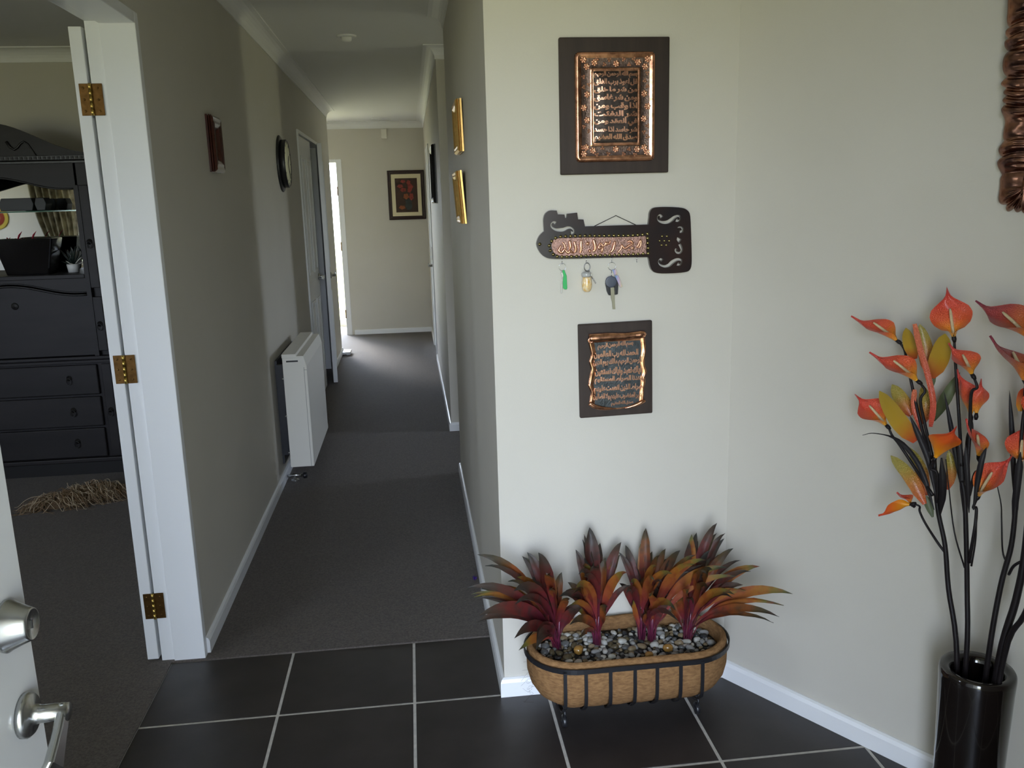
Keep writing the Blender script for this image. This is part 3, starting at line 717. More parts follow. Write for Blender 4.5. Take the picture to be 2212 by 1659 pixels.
STR = [([(215, 290), (185, 345), (165, 400), (225, 438), (268, 385), (296, 345), (272, 265), (236, 228)], 15), ([(285, 360), (330, 420), (368, 442), (395, 398), (440, 432), (478, 448)], 13),
       ([(385, 190), (400, 260), (404, 335), (382, 375)], 15), ([(485, 208), (500, 270), (516, 340), (514, 400), (490, 440)], 14), ([(630, 175), (626, 280), (628, 380), (600, 456)], 15),
       ([(885, 168), (905, 240), (920, 320), (910, 388), (862, 412)], 17), ([(728, 272), (772, 240), (776, 295)], 13), ([(800, 372), (815, 442)], 14),
       ([(1036, 232), (1000, 300), (1000, 352), (1042, 332), (1086, 308), (1040, 245)], 13), ([(1080, 315), (1066, 380), (1054, 442)], 13),
       ([(1095, 292), (1130, 272), (1142, 232), (1162, 272), (1190, 232), (1208, 262), (1240, 180)], 12), ([(1330, 200), (1312, 290), (1286, 380), (1230, 436)], 16),
       ([(1590, 222), (1650, 195), (1700, 248), (1620, 300), (1545, 350), (1500, 322), (1466, 258)], 13), ([(1470, 270), (1460, 352), (1385, 440)], 11), ([(1640, 402), (1620, 372)], 11), ([(1665, 350), (1712, 340), (1716, 384)], 11),
       ([(1780, 340), (1830, 250), (1860, 178), (1872, 250), (1850, 318), (1808, 342)], 11)]
sm = MB()
for pts, w in STR:
    c = bez([onY(*z3(*p), YC-KT-0.0028) for p in pts], 5); n_ = len(c)
    sm.tube(c, [w/9.617*2.4/1843*1.8*(0.55+0.65*math.sin(math.pi*min(1, 0.12+0.9*i/n_))) for i in range(n_)], 8)
sm.build('raised_script', M_COPPER, rack)
STUDS = [(350, 490), (412, 474), (475, 468), (537, 466), (597, 464), (657, 462), (718, 462), (780, 462), (840, 462), (900, 461), (960, 461), (1022, 460), (1082, 459), (1142, 458), (1203, 458), (1262, 458), (1322, 455), (1382, 452), (1442, 447), (1503, 436),
         (1505, 493), (1507, 553), (1512, 616), (1512, 683), (1450, 687), (1385, 691), (1325, 693), (1265, 696), (1207, 698), (1148, 700), (1090, 702), (1028, 703), (970, 704), (910, 706), (848, 707), (790, 709), (730, 713), (672, 716), (612, 718), (550, 722), (492, 724), (432, 726), (370, 722), (320, 696), (282, 648), (270, 586), (300, 530), (150, 568)]
HEAD = [(1688, 468), (1748, 468), (1657, 525), (1717, 525), (1777, 525), (1682, 578), (1740, 578)]
sp_ = MB().lathe((0, 0, 0), (0, -1, 0), [(0.0050, 0), (0.0047, 0.0018), (0.0036, 0.0034), (0.0019, 0.0043), (0, 0.0046)], 12)
M_STUD = mat('dark_brass_stud', (0.26, 0.21, 0.085), 0.12, 1.0)
st = sp_.build('stud', M_STUD, None, loc=(0, 0, 0))
rb = origin_of(rack)
for p in STUDS:
    w = kw(*z7(*p)); c = st.copy(); COL.objects.link(c); c.parent = rack; c.location = Vector((w.x, YC-KT-0.0003, w.z))-rb
for p in HEAD:
    w = kw(*z7(*p)); c = st.copy(); COL.objects.link(c); c.parent = rack; c.location = Vector((w.x, YC-KT-0.0003, w.z))-rb; c.scale = (0.75, 0.8, 0.75); c.name = 'brass_nail'
bpy.data.objects.remove(st)
a_, b_, c_ = (onY(*z7(*p), YC-0.004) for p in ((835, 342), (1108, 208), (1360, 326)))
MB().tube([a_, b_, c_], 0.0010, 6).build('hanging_wire', M_BLACK, rack)
def hook(px, py, dy):
    t = onY(*z7(px, py), YC-KT*0.5); pts = []
    L0 = dy/5.821*2.33/1843
    pts = [t+Vector((0, 0, 0.004)), t+Vector((0, 0, -L0*0.45))]
    for k in range(9):
        a = HP + k/8*math.pi*1.25
        pts.append(t+Vector((0, 0, -L0*0.45-0.0035)) + Vector((0, math.cos(a)*-0.0035, math.sin(a)*0.0035)))
    MB().tube(pts, 0.0009, 6).build('hook', M_STEEL, rack)
    return t+Vector((0, 0, -L0*0.45-0.006))
HK = [hook(432, 752, 78), hook(738, 744, 70), hook(1058, 740, 66), hook(1372, 734, 66)]
# ---- the three bunches of keys
zk = lambda x, y: (1180+x/10.055, 560+y/10.055)
KY = YC-0.006
def kp(x, y, off=0.0): return onY(*zk(x, y), KY-off)
def ring(c, r, tr=0.0007, n=28, tilt=0.0, sq=1.0):
    return [c + Vector((math.cos(a)*r*sq, math.sin(a)*r*tilt, math.sin(a)*r)) for a in [2*math.pi*k/n for k in range(n)]]
def circ_mb(c, r, tr=0.0007, sq=1.0): return MB().tube(ring(c, r, sq=sq), tr, 6, closed=True)
U = 2.33/1843/10.055
k1 = thing('key_with_tag', kp(340, 240), 'small key with a bright green tag, hanging from the leftmost hook', 'key', 'keys on the rack')
circ_mb(kp(350, 172), 78*U).build('split_ring', M_STEEL, k1)
MB().slab([kp(*p, 0.002) for p in ((350, 235), (395, 235), (415, 300), (440, 360), (455, 630), (440, 655), (400, 655), (362, 625), (358, 480), (372, 360), (352, 280))], (0, -0.003, 0)).build('tag', mat('green_plastic', (0.02, 0.42, 0.10), 0.35), k1, bevel=0.001)
MB().slab([kp(*p) for p in ((318, 270), (372, 300), (380, 340), (365, 372), (350, 400), (352, 470), (340, 520), (352, 560), (345, 640), (345, 742), (315, 742), (322, 420), (335, 390), (318, 330))], (0, -0.0018, 0)).build('key_blade', M_STEEL, k1, bevel=0.0004, seg=1)
k2 = thing('key_with_amber_charm', kp(890, 240), 'key ring with a clear amber-filled bottle charm, on the second hook from left', 'key ring', 'keys on the rack')
circ_mb(kp(888, 170), 88*U, 0.0012, 0.72).build('split_ring', mat('gunmetal', (0.22, 0.22, 0.22), 0.3, 1.0), k2)
cc = kp(885, 540, 0.006)
rr_ = lambda px: px*U
MB().lathe(kp(885, 715, 0.008), (0, 0, 1), [(0, 0), (rr_(55), rr_(8)), (rr_(92), rr_(50)), (rr_(108), rr_(110)), (rr_(113), rr_(170)), (rr_(106), rr_(240)), (rr_(95), rr_(300)), (rr_(90), rr_(330)), (0, rr_(330))], 20).build('bottle', mat('amber_resin', (0.72, 0.42, 0.10), 0.12, noise=0.5, nscale=120, col2=(0.85, 0.70, 0.45), coat=0.6, spec=0.6), k2)
MB().lathe(kp(870, 385, 0.008), (0, 0, 1), [(rr_(90), 0), (rr_(108), rr_(25)), (rr_(112), rr_(60)), (rr_(98), rr_(95)), (rr_(50), rr_(115)), (0, rr_(120))], 20).build('cap', mat('clear_grey_plastic', (0.42, 0.42, 0.41), 0.2, coat=0.5), k2)
MB().tube([kp(930, 250), kp(950, 290), kp(985, 310), kp(975, 360), kp(1005, 420)], 0.0013, 6).build('link', M_STEEL, k2)
MB().slab([kp(*p) for p in ((995, 420), (1020, 410), (1085, 515), (1062, 535))], (0, -0.0015, 0)).build('key_blade', M_STEEL, k2, bevel=0.0003, seg=1)
k3 = thing('car_key', kp(1420, 250), 'black-headed car key with a rainbow-sheen metal fob, on the third hook', 'key', 'keys on the rack')
circ_mb(kp(1425, 152), 86*U).build('split_ring', M_STEEL, k3)
MB().slab([kp(*p) for p in ((1275, 520), (1310, 400), (1400, 365), (1500, 395), (1545, 470), (1555, 560), (1545, 755), (1480, 770), (1478, 600), (1385, 600), (1390, 782), (1345, 775), (1305, 690))], (0, -0.007, 0)).build('key_head', mat('black_plastic', (0.015, 0.015, 0.018), 0.4), k3, bevel=0.0015)
MB().lathe(kp(1405, 490, 0.007), (0, -1, 0), [(rr_(128), 0), (rr_(124), 0.0015), (rr_(100), 0.002), (0, 0.0016)], 28).build('badge', mat('blue_grey_plastic', (0.075, 0.085, 0.115), 0.35), k3)
MB().tube([kp(1420, 240), kp(1415, 330), kp(1420, 372)], 0.001, 6).build('link', M_STEEL, k3)
MB().slab([kp(*p, 0.002) for p in ((1382, 610), (1470, 605), (1482, 700), (1480, 860), (1500, 1080), (1440, 1084), (1428, 930), (1405, 850))], (0, -0.0025, 0)).build('key_blade', mat('brassy_steel', (0.62, 0.60, 0.46), 0.28, 1.0), k3, bevel=0.0004, seg=1)
fobm = bpy.data.materials.new('iridescent_metal'); MATS['fob'] = fobm; fobm.use_nodes = True
_t = fobm.node_tree; _b = _t.nodes['Principled BSDF']; _b.inputs['Metallic'].default_value = 0.45; _b.inputs['Roughness'].default_value = 0.2
_c = _t.nodes.new('ShaderNodeTexCoord'); _s = _t.nodes.new('ShaderNodeSeparateXYZ'); _r = _t.nodes.new('ShaderNodeValToRGB'); _t.links.new(_c.outputs['Generated'], _s.inputs[0]); _t.links.new(_s.outputs['X'], _r.inputs[0]); _t.links.new(_r.outputs[0], _b.inputs['Base Color'])
_r.color_ramp.elements[0].color = (0.15, 0.45, 0.85, 1); _r.color_ramp.elements[1].color = (0.95, 0.80, 0.40, 1); e_ = _r.color_ramp.elements.new(0.5); e_.color = (0.85, 0.65, 0.90, 1)
MB().slab([kp(*p, 0.003) for p in ((1430, 225), (1520, 225), (1545, 325), (1475, 345))], (0, -0.004, 0)).build('fob_top', fobm, k3, bevel=0.0008)
MB().slab([kp(*p, 0.003) for p in ((1480, 355), (1560, 350), (1652, 590), (1600, 612))], (0, -0.004, 0)).build('fob_body', fobm, k3, bevel=0.0008)

# ---- small scroll plaque
z8 = lambda x, y: (1230+x/6.91, 680+y/6.91)
pl3 = thing('scroll_plaque', onY(1330, 898, YC), 'small copper scroll plaque on a dark board, below the key rack', 'wall plaque')
MB().slab([onY(*z8(*p), YC-0.016) for p in ((134, 150), (1238, 84), (1242, 1468), (163, 1547))], (0, 0.015, 0)).build('backing_board', M_BOARD, pl3, bevel=0.003)
SY = YC-0.016
LFT = [(268, 365), (300, 500), (318, 600), (290, 700), (318, 800), (305, 880), (285, 1000), (275, 1060), (315, 1150), (305, 1230), (292, 1330)]
RGT = [(1125, 325), (1140, 470), (1140, 560), (1128, 650), (1125, 740), (1155, 850), (1128, 930), (1135, 1000), (1118, 1100), (1112, 1190), (1110, 1290)]
Lc = bez([(x, y, 0) for x, y in LFT], 6); Rc = bez([(x, y, 0) for x, y in RGT], 6)
def scroll(u, v):
    i = min(len(Lc)-1, int(round(v*(len(Lc)-1)))); a, b = Lc[i], Rc[i]; p = a.lerp(b, u)
    dip = 95*math.sin(math.pi*min(1, max(0, u)))*max(0, v-0.8)/0.2
    e = min(u, 1-u); h = 0.0035 + 0.006*math.exp(-(e/0.045)**2)*(0.75+0.25*math.sin(v*19+u*3))
    if e < 1e-6: h = 0.0008
    q_ = onY(*z8(p.x, p.y+dip), SY); return Vector((q_.x, SY-h, q_.z))
MB().grid(44, len(Lc)-1, scroll).build('parchment', M_CUPLATE, pl3)
def scroll_dark(u, v):
    uu = 0.095+0.81*u; q_ = scroll(uu, 0.04+0.95*v); return q_+Vector((0, -0.0007, 0))
MB().grid(20, 40, scroll_dark).build('text_ground', mat('slate_patina', (0.085, 0.095, 0.10), 0.42, 0.7, noise=0.5, nscale=70, bump=0.4, bscale=200), pl3)
r0 = [onY(*z8(*p), SY-0.009) for p in ((290, 350), (420, 345), (600, 330), (800, 325), (960, 305), (1060, 295), (1125, 290))]
rad = [80, 86, 80, 72, 64, 72, 58]
MB().tube(bez(r0, 4), [w_/6.91*2.32/1843 for w_ in [rad[min(6, int(i/4))]*(1-(i % 4)/4)+rad[min(6, int(i/4)+1)]*((i % 4)/4) for i in range(25)]], 14, flat=0.85).build('top_roll', M_CUPLATE, pl3)
for (cx_, cy_, rr0) in ((318, 385, 46), (1108, 300, 36)):
    c0 = onY(*z8(cx_, cy_), SY-0.015); pts = []
    for k in range(26):
        a = k/25*2*math.pi*1.7; r_ = rr0*(1-k/36)/6.91*2.32/1843
        pts.append(c0+Vector((math.cos(a)*r_, -0.004*k/25, math.sin(a)*r_)))
    MB().tube(pts, [0.0022]*26, 6).build('roll_curl', M_COPPER, pl3)
for pts, ws in ((((300, 1320), (380, 1370), (500, 1395), (600, 1400), (700, 1402)), (40, 42, 34, 24, 6)), (((820, 1394), (900, 1375), (1000, 1340), (1080, 1300), (1130, 1280)), (6, 20, 34, 36, 26))):
    c = [onY(*z8(*p), SY-0.006) for p in pts]; cc_ = bez(c, 5); n_ = len(cc_)
    wr = [ws[min(4, i//5)]*(1-(i % 5)/5)+ws[min(4, i//5+1)]*((i % 5)/5) for i in range(n_)]
    MB().tube(cc_, [w_/6.91*2.32/1843 for w_ in wr], 10, flat=0.9).build('bottom_curl', M_CUPLATE, pl3)
FAT = ['بسم الله الرحمن الرحيم', 'الحمد لله رب العالمين', 'الرحمن الرحيم مالك يوم الدين', 'اياك نعبد واياك نستعين', 'اهدنا الصراط المستقيم', 'صراط الذين انعمت عليهم', 'غير المغضوب عليهم ولا الضالين', 'صدق الله العظيم']
TQ = [(415, 945, 425, 372, 100), (358, 1022, 540, 500, 118), (345, 1070, 662, 616, 124), (375, 1065, 788, 752, 132), (370, 1080, 915, 885, 118), (362, 1085, 1050, 1010, 128), (345, 1062, 1170, 1140, 120), (618, 945, 1288, 1262, 76)]
def sl(x, z): return 0.0048
for s_, (xa, xb, ya, yb, hh) in zip(FAT, TQ):
    text_quad('script_line', shape_arabic(s_), [z8(xa, ya), z8(xb, yb), z8(xb, yb+hh), z8(xa, ya+hh)], M_COPPER, pl3, lambda u, v: onY(u, v, SY), sl, 0.0016)
# ================================================================ hall pieces
def frame_x(root, X, sgn, y0, y1, z0, z1, w, depth, m, art, glass=None):
    """picture frame on a wall plane x = X, facing sgn; mitred moulding of four separate rails"""
    xa, xb = sorted((X, X+sgn*depth)); xs = X+sgn*depth
    def rail(a, b):
        mb = MB(); prof = [(0, 0), (0, depth*0.28), (0.12, depth*0.33), (0.02, depth*0.40), (0, depth*0.58), (0.12, depth*0.64), (0, depth*0.72), (0.18, depth), (0.38, depth*0.92), (0.55, depth), (0.8, depth*0.8), (1, depth*0.45), (1, 0)]
        (ya, za, na), (yb, zb, nb) = a, b
        vs = []
        for (yy, zz, nn) in (a, b):
            for t, d in prof: vs.append((X+sgn*d, yy+nn[0]*w*t, zz+nn[1]*w*t))
        k = len(prof); fs = [(j, (j+1) % k, k+(j+1) % k, k+j) for j in range(k)] + [tuple(range(k-1, -1, -1)), tuple(range(k, 2*k))]
        mb.add(vs, fs).build('frame_rail', m, root)
    c = [(y0, z0, (1, 1)), (y1, z0, (-1, 1)), (y1, z1, (-1, -1)), (y0, z1, (1, -1))]
    for i in range(4): rail(c[i], c[(i+1) % 4])
    xa, xb = sorted((X, X+sgn*depth*0.45))
    MB().box(xa, xb, y0+w*0.9, y1-w*0.9, z0+w*0.9, z1-w*0.9).build('picture', art, root)
M_REDWOOD = mat('red_mahogany', (0.060, 0.014, 0.010), 0.25, noise=0.4, nscale=20, coat=0.3)
pr_ = thing('picture_frame', (XL, 3.62, 1.61), 'small deep mahogany picture frame on the dark left hall wall', 'picture frame')
frame_x(pr_, XL, 1, 3.50, 3.665, 1.612, 1.826, 0.055, 0.028, M_REDWOOD, mat('sepia_print', (0.10, 0.075, 0.05), 0.2, noise=0.6, nscale=40))
# round wall clock
ck = thing('wall_clock', (XL, 5.43, 1.55), 'round black wall clock with deep rim on the left hall wall', 'clock')
cc = Vector((XL, 5.43, 1.732))
MB().lathe(cc, (1, 0, 0), [(0.165, 0), (0.167, 0.005), (0.158, 0.012), (0.145, 0.014)], 48).build('back_plate', M_BLACK, ck)
MB().lathe(cc, (1, 0, 0), [(0.140, 0.010), (0.141, 0.042), (0.138, 0.046), (0.131, 0.046), (0.129, 0.043)], 48).build('rim', M_BLACK, ck)
MB().lathe(cc, (1, 0, 0), [(0.130, 0.03), (0.130, 0.0435), (0, 0.0435)], 48).build('dial', mat('dial_cream', (0.80, 0.78, 0.55), 0.5), ck)
hm = MB()
for a, L_, w_ in ((0.9, 0.075, 0.005), (2.5, 0.105, 0.0035)):
    d_ = Vector((0, math.sin(a), math.cos(a))); p_ = Vector((0, math.cos(a), -math.sin(a)))
    hm.obox(cc+Vector((0.0455, 0, 0))+d_*L_/2, (0.001, 0, 0), p_*w_, d_*L_/2)
hm.build('hands', M_BLACK, ck)
tk = MB()
for k in range(12):
    a = k*math.pi/6; d_ = Vector((0, math.sin(a), math.cos(a))); p_ = Vector((0, math.cos(a), -math.sin(a)))
    tk.obox(cc+Vector((0.044, 0, 0))+d_*0.12, (0.001, 0, 0), p_*0.0025, d_*0.009)
tk.build('hour_marks', M_BLACK, ck)
# wall heater
M_HEAT = mat('cream_enamel', (0.82, 0.80, 0.74), 0.35, bump=0.04, bscale=200)
ht = thing('wall_heater', (-0.63, 4.87, 0.115), 'cream metal box heater standing off the left hall wall on black brackets', 'heater')
hy0, hy1 = 4.47, 5.27
hz0, hz1 = 0.118, 0.716
body = MB().slab([(-0.692, hy0, hz0), (-0.570, hy0, hz0), (-0.570, hy0, hz1-0.055), (-0.582, hy0, hz1-0.008), (-0.692, hy0, hz1-0.008)], (0, hy1-hy0, 0)).build('casing', M_HEAT, ht, bevel=0.002)
MB().slab([(-0.694, hy0-0.001, hz1-0.008), (-0.581, hy0-0.001, hz1-0.008), (-0.583, hy0-0.001, hz1), (-0.620, hy0-0.001, hz1), (-0.623, hy0-0.001, hz1+0.012), (-0.694, hy0-0.001, hz1+0.012)], (0, hy1-hy0+0.002, 0)).build('top_cover', M_HEAT, ht, bevel=0.0015)
MB().box(-0.672, -0.612, hy0-0.002, hy0+0.004, hz1-0.030, hz1-0.022).build('vent_slot', M_BLACK, ht)
MB().box(-0.5855, -0.5835, hy0-0.0012, hy0+0.001, hz0, hz1-0.06).box(-0.585, -0.569, hy0-0.0012, hy0+0.001, hz1-0.075, hz1-0.073).build('panel_seam', mat('seam_shadow_gap', (0.30, 0.29, 0.26), 0.7), ht)
MB().box(XL+0.002, -0.740, hy0+0.12, hy1, 0.105, 0.675).box(-0.742, -0.692, hy0+0.10, hy0+0.13, 0.16, 0.655).box(-0.742, -0.692, hy1-0.05, hy1-0.02, 0.16, 0.655).build('wall_bracket', mat('black_steel', (0.012, 0.013, 0.02), 0.4), ht)
tb_ = MB()
for z in (0.20, 0.40, 0.60): tb_.tube([(-0.700, hy0-0.004, z), (-0.690, hy0-0.004, z)], 0.004, 8)
tb_.build('screws', M_STEEL, ht)
MB().box(-0.60, -0.57, hy1-0.01, hy1+0.012, hz0-0.0, hz0+0.03).build('control_knob', M_HEAT, ht, bevel=0.003)
# floor valve below the heater
vv = thing('pipe_valve', (-0.69, 4.83, 0.0), 'small chrome pipe valve on the carpet beneath the heater', 'valve')
MB().lathe((-0.695, 4.60, 0.004), (0, 0, 1), [(0.022, 0), (0.022, 0.004), (0.008, 0.006), (0.008, 0.03)], 16).build('flange', M_STEEL, vv)
MB().tube([(-0.735, 4.60, 0.03), (-0.695, 4.60, 0.034), (-0.655, 4.60, 0.03)], 0.009, 10).build('valve_body', M_STEEL, vv)
MB().lathe((-0.650, 4.60, 0.030), (1, 0, 0), [(0.016, 0), (0.018, 0.006), (0.016, 0.02), (0.010, 0.022)], 14).build('valve_cap', M_BLACK, vv)
# doorstop at the far corner
ds = MB().box(-0.738, -0.655, 8.62, 8.80, 0.018, 0.040).box(-0.70, -0.66, 8.66, 8.74, 0.004, 0.018)
tag(ds.build('doorstop', M_TRIM, bevel=0.004), 'low white doorstop on the carpet at the far hall corner', 'doorstop')
# flower print on the end wall
ef = thing('flower_picture', (0.0, YEND, 1.31), 'framed print of red poppies with cream mat on the far end wall', 'picture')
def frame_y(root, Y, x0, x1, z0, z1, w, depth, m):
    def rail(a, b):
        prof = [(0, 0), (0, depth*0.7), (0.25, depth), (0.55, depth*0.8), (0.75, depth*0.9), (1, depth*0.4), (1, 0)]; vs = []
        for (xx, zz, nn) in (a, b):
            for t, d in prof: vs.append((xx+nn[0]*w*t, Y-d, zz+nn[1]*w*t))
        k = len(prof); fs = [(j, (j+1) % k, k+(j+1) % k, k+j) for j in range(k)] + [tuple(range(k-1, -1, -1)), tuple(range(k, 2*k))]
        MB().add(vs, fs).build('frame_rail', m, root)
    c = [(x0, z0, (1, 1)), (x1, z0, (-1, 1)), (x1, z1, (-1, -1)), (x0, z1, (1, -1))]
    for i in range(4): rail(c[i], c[(i+1) % 4])
ex0, ex1, ez0, ez1 = -0.225, 0.192, 1.312, 1.862
frame_y(ef, YEND, ex0, ex1, ez0, ez1, 0.042, 0.022, mat('plum_wood', (0.030, 0.014, 0.014), 0.35))
MB().box(ex0+0.036, ex1-0.036, YEND-0.010, YEND-0.002, ez0+0.036, ez1-0.036).build('mat_board', mat('mat_cream', (0.72, 0.64, 0.42), 0.7), ef)
ax0, ax1, az0, az1 = ex0+0.083, ex1-0.083, ez0+0.083, ez1-0.087
MB().box(ax0, ax1, YEND-0.0115, YEND-0.0099, az0, az1).build('print', mat('brown_canvas', (0.060, 0.026, 0.014), 0.7, noise=0.5, nscale=14, col2=(0.030, 0.016, 0.008)), ef)
M_POP = mat('poppy_red', (0.32, 0.045, 0.030), 0.7, noise=0.5, nscale=50); M_POP2 = mat('poppy_orange', (0.34, 0.10, 0.03), 0.7, noise=0.4, nscale=50)
za = lambda x, y: (ax0+(x-345)/(905-345)*(ax1-ax0), az1-(y-465)/(1225-465)*(az1-az0))
for (x, y, rx, ry, m_) in ((550, 535, 62, 36, M_POP), (690, 570, 50, 62, M_POP), (475, 640, 72, 40, M_POP), (730, 660, 70, 66, M_POP), (545, 725, 72, 45, M_POP), (705, 735, 52, 50, M_POP), (612, 870, 66, 62, M_POP2), (745, 880, 54, 78, M_POP), (500, 1115, 78, 44, M_POP2)):
    cx_, cz_ = za(x, y); sx_ = rx/560*(ax1-ax0); sz_ = ry/760*(az1-az0); vs = []
    n_ = 22
    for k in range(n_):
        a = 2*math.pi*k/n_; rr_ = 1+0.13*math.sin(5*a+x)
        vs.append((cx_+math.cos(a)*sx_*rr_, YEND-0.0117, cz_+math.sin(a)*sz_*rr_))
    MB().slab(vs, (0, -0.0005, 0)).build('painted_poppy', m_, ef)
cx_, cz_ = za(670, 1050); vs = []
for t in ((-1, 0.9), (-0.55, 1.0), (0.55, 1.0), (1, 0.9), (0.85, 0.2), (1.0, -0.4), (0.5, -1.0), (-0.5, -1.0), (-1.0, -0.4), (-0.85, 0.2)): vs.append((cx_+t[0]*0.040, YEND-0.0117, cz_+t[1]*0.062))
MB().slab(vs, (0, -0.0004, 0)).build('painted_jug', mat('dull_teal', (0.045, 0.055, 0.055), 0.7, noise=0.4, nscale=40), ef)
# motion sensor
s1 = onY(822.5, 279, YEND); s2 = onY(836, 300, YEND)
sn = MB().slab([(s1.x, YEND-0.035, s2.z+0.01), (s1.x+0.006, YEND-0.045, s1.z-0.01), (s2.x-0.006, YEND-0.045, s1.z-0.01), (s2.x, YEND-0.035, s2.z+0.01), (s2.x-0.004, YEND-0.03, s2.z), (s1.x+0.004, YEND-0.03, s2.z)], (0, 0.03, 0))
sn.box(s1.x, s2.x, YEND-0.03, YEND-0.001, s2.z, s1.z)
tag(sn.build('motion_sensor', mat('ivory_plastic', (0.78, 0.75, 0.66), 0.4), bevel=0.003), 'small ivory motion sensor high on the far end wall', 'sensor')
# dark picture on the far right wall
pk = thing('picture_frame', (XR2, 6.5, 1.48), 'black framed picture seen edge-on on the far right hall wall', 'picture frame')
frame_x(pk, XR2, -1, 6.22, 6.75, 1.478, 1.885, 0.05, 0.030, M_BLACK, mat('pale_glazed_print', (0.42, 0.42, 0.48), 0.08, noise=0.5, nscale=12))
# gilt frames on the near right hall wall
for (lab, y0, y1, z0, z1, tilt) in (('upper of two gilt picture frames on the hall side of the right wall', 3.255, 3.50, 1.655, 1.842, 0.02), ('lower of two gilt picture frames on the hall side, leaning off the wall', 3.255, 3.50, 1.392, 1.588, 0.065)):
    g = thing('gilt_frame', (XR, (y0+y1)/2, z0), lab, 'picture frame', 'gilt picture frames')
    frame_x(g, XR, -1, y0, y1, z0, z1, 0.035, 0.024, M_GOLD, mat('dark_print', (0.16, 0.10, 0.07), 0.2, noise=0.5, nscale=30))
    g.rotation_euler = (0, -tilt, 0); g.location.x -= 0.0015
# ceiling fitting
cf = thing('ceiling_fitting', (-0.296, 5.122, HC), 'small round white fitting with raised centre on the hall ceiling', 'ceiling fitting')
MB().lathe((-0.296, 5.122, HC), (0, 0, -1), [(0.056, 0), (0.054, 0.006), (0.046, 0.010), (0.040, 0.008)], 32).build('rose', M_CORN, cf)
MB().lathe((-0.296, 5.122, HC-0.006), (0, 0, -1), [(0.030, 0), (0.028, 0.018), (0.022, 0.026), (0, 0.028)], 24).build('centre_cap', M_CORN, cf)
# ceiling fitting far away
cf = thing('ceiling_vent', (-0.265, 9.72, HC), 'flat round vent on the ceiling near the far end wall', 'ceiling vent')
MB().lathe((-0.265, 9.72, HC), (0, 0, -1), [(0.09, 0), (0.088, 0.006), (0.07, 0.008), (0.065, 0.004)], 28).build('rim', M_CORN, cf)
MB().lathe((-0.265, 9.72, HC-0.003), (0, 0, -1), [(0.05, 0), (0.048, 0.004), (0, 0.005)], 24).build('disc', M_CORN, cf)
# purple fluff by the baseboard
pf = MB(); rnd = random.Random(4)
for k in range(40):
    a = rnd.uniform(0, 6.28); L_ = rnd.uniform(0.006, 0.018)
    c0 = Vector((0.186, 3.15, 0.008)); pf.tube([c0, c0+Vector((math.cos(a)*L_*0.6, math.sin(a)*L_, rnd.uniform(0.002, 0.014)))], 0.0008, 4)
tag(pf.build('purple_tassel', mat('purple_fibre', (0.05, 0.012, 0.22), 0.8)), 'tiny purple fluff tuft on the carpet against the right baseboard', 'tassel')
# ================================================================ wheeled planter below the plaques
PC = Vector((0.557, 2.190, 0)); HS, HR, RZ = 0.154, 0.135, 0.226       # half straight, end radius, rim height
def stadium(inset, z, n=44, grow=0.0, waves=0.0):
    """closed plan loop of a stadium, inset from the rim"""
    r = HR-inset+grow; pts = []
    per = 4*HS+2*math.pi*r
    for k in range(n):
        s = per*k/n
        if s < 2*HS: p = (-HS+s, -r)
        elif s < 2*HS+math.pi*r: a = -HP+(s-2*HS)/r; p = (HS+math.cos(a)*r, math.sin(a)*r)
        elif s < 4*HS+math.pi*r: p = (HS-(s-2*HS-math.pi*r), r)
        else: a = HP+(s-4*HS-math.pi*r)/r; p = (-HS+math.cos(a)*r, math.sin(a)*r)
        pts.append(Vector((PC.x+p[0], PC.y+p[1], z)))
    return pts
def loft(mb, loops, close_first=False, close_last=False, smooth=True):
    n = len(loops[0]); vs = [p for l in loops for p in l]
    fs = [(i*n+k, i*n+(k+1) % n, (i+1)*n+(k+1) % n, (i+1)*n+k) for i in range(len(loops)-1) for k in range(n)]
    if close_first: fs.append(tuple(range(n-1, -1, -1)))
    if close_last: fs.append(tuple((len(loops)-1)*n+k for k in range(n)))
    return mb.add(vs, fs, None, smooth)
planter = thing('planter_basket', (PC.x, PC.y, 0), 'coir-lined black iron planter basket on small wheels below the plaques', 'planter')
M_COIR = mat('coir_fibre', (0.31, 0.172, 0.075), 0.95, noise=0.45, nscale=150, bump=1.0, bscale=420, spec=0.1, stretch=(0.45, 0.45, 1.3), col2=(0.19, 0.10, 0.042))
rn = random.Random(3)
RIB0 = onY(1221, 1462, PC.y-HR-0.006).x; RIBS = (onY(1518, 1434, PC.y-HR-0.006).x-RIB0)/6
wob = [rn.uniform(-1, 1) for _ in range(88)]
def cl(inset, z, amp=0.0025):
    l = stadium(inset, z, 88); c = Vector((PC.x, PC.y, z))
    out = []
    for k, p in enumerate(l):
        w = (wob[k]+wob[k-1]+wob[(k+1) % 88])/3
        bul = 0.0065*abs(math.sin((p.x-RIB0)/RIBS*math.pi)) if (0.08 < z < 0.215 and RIB0 < p.x < RIB0+6*RIBS) else 0
        d = (p-c); d.z = 0; out.append(p + d.normalized()*(w*amp+bul) + Vector((0, 0, w*amp*0.7)))
    return out
loops = [cl(0.105, 0.076), cl(0.078, 0.077), cl(0.048, 0.088), cl(0.024, 0.108), cl(0.008, 0.135), cl(0.001, 0.165), cl(0.0, 0.200), cl(0.001, 0.222), cl(0.004, 0.238), cl(0.012, 0.244), cl(0.020, 0.240), cl(0.024, 0.228), cl(0.026, 0.195), cl(0.032, 0.185)]
loft(MB(), loops, close_first=True).build('coir_liner', M_COIR, planter)
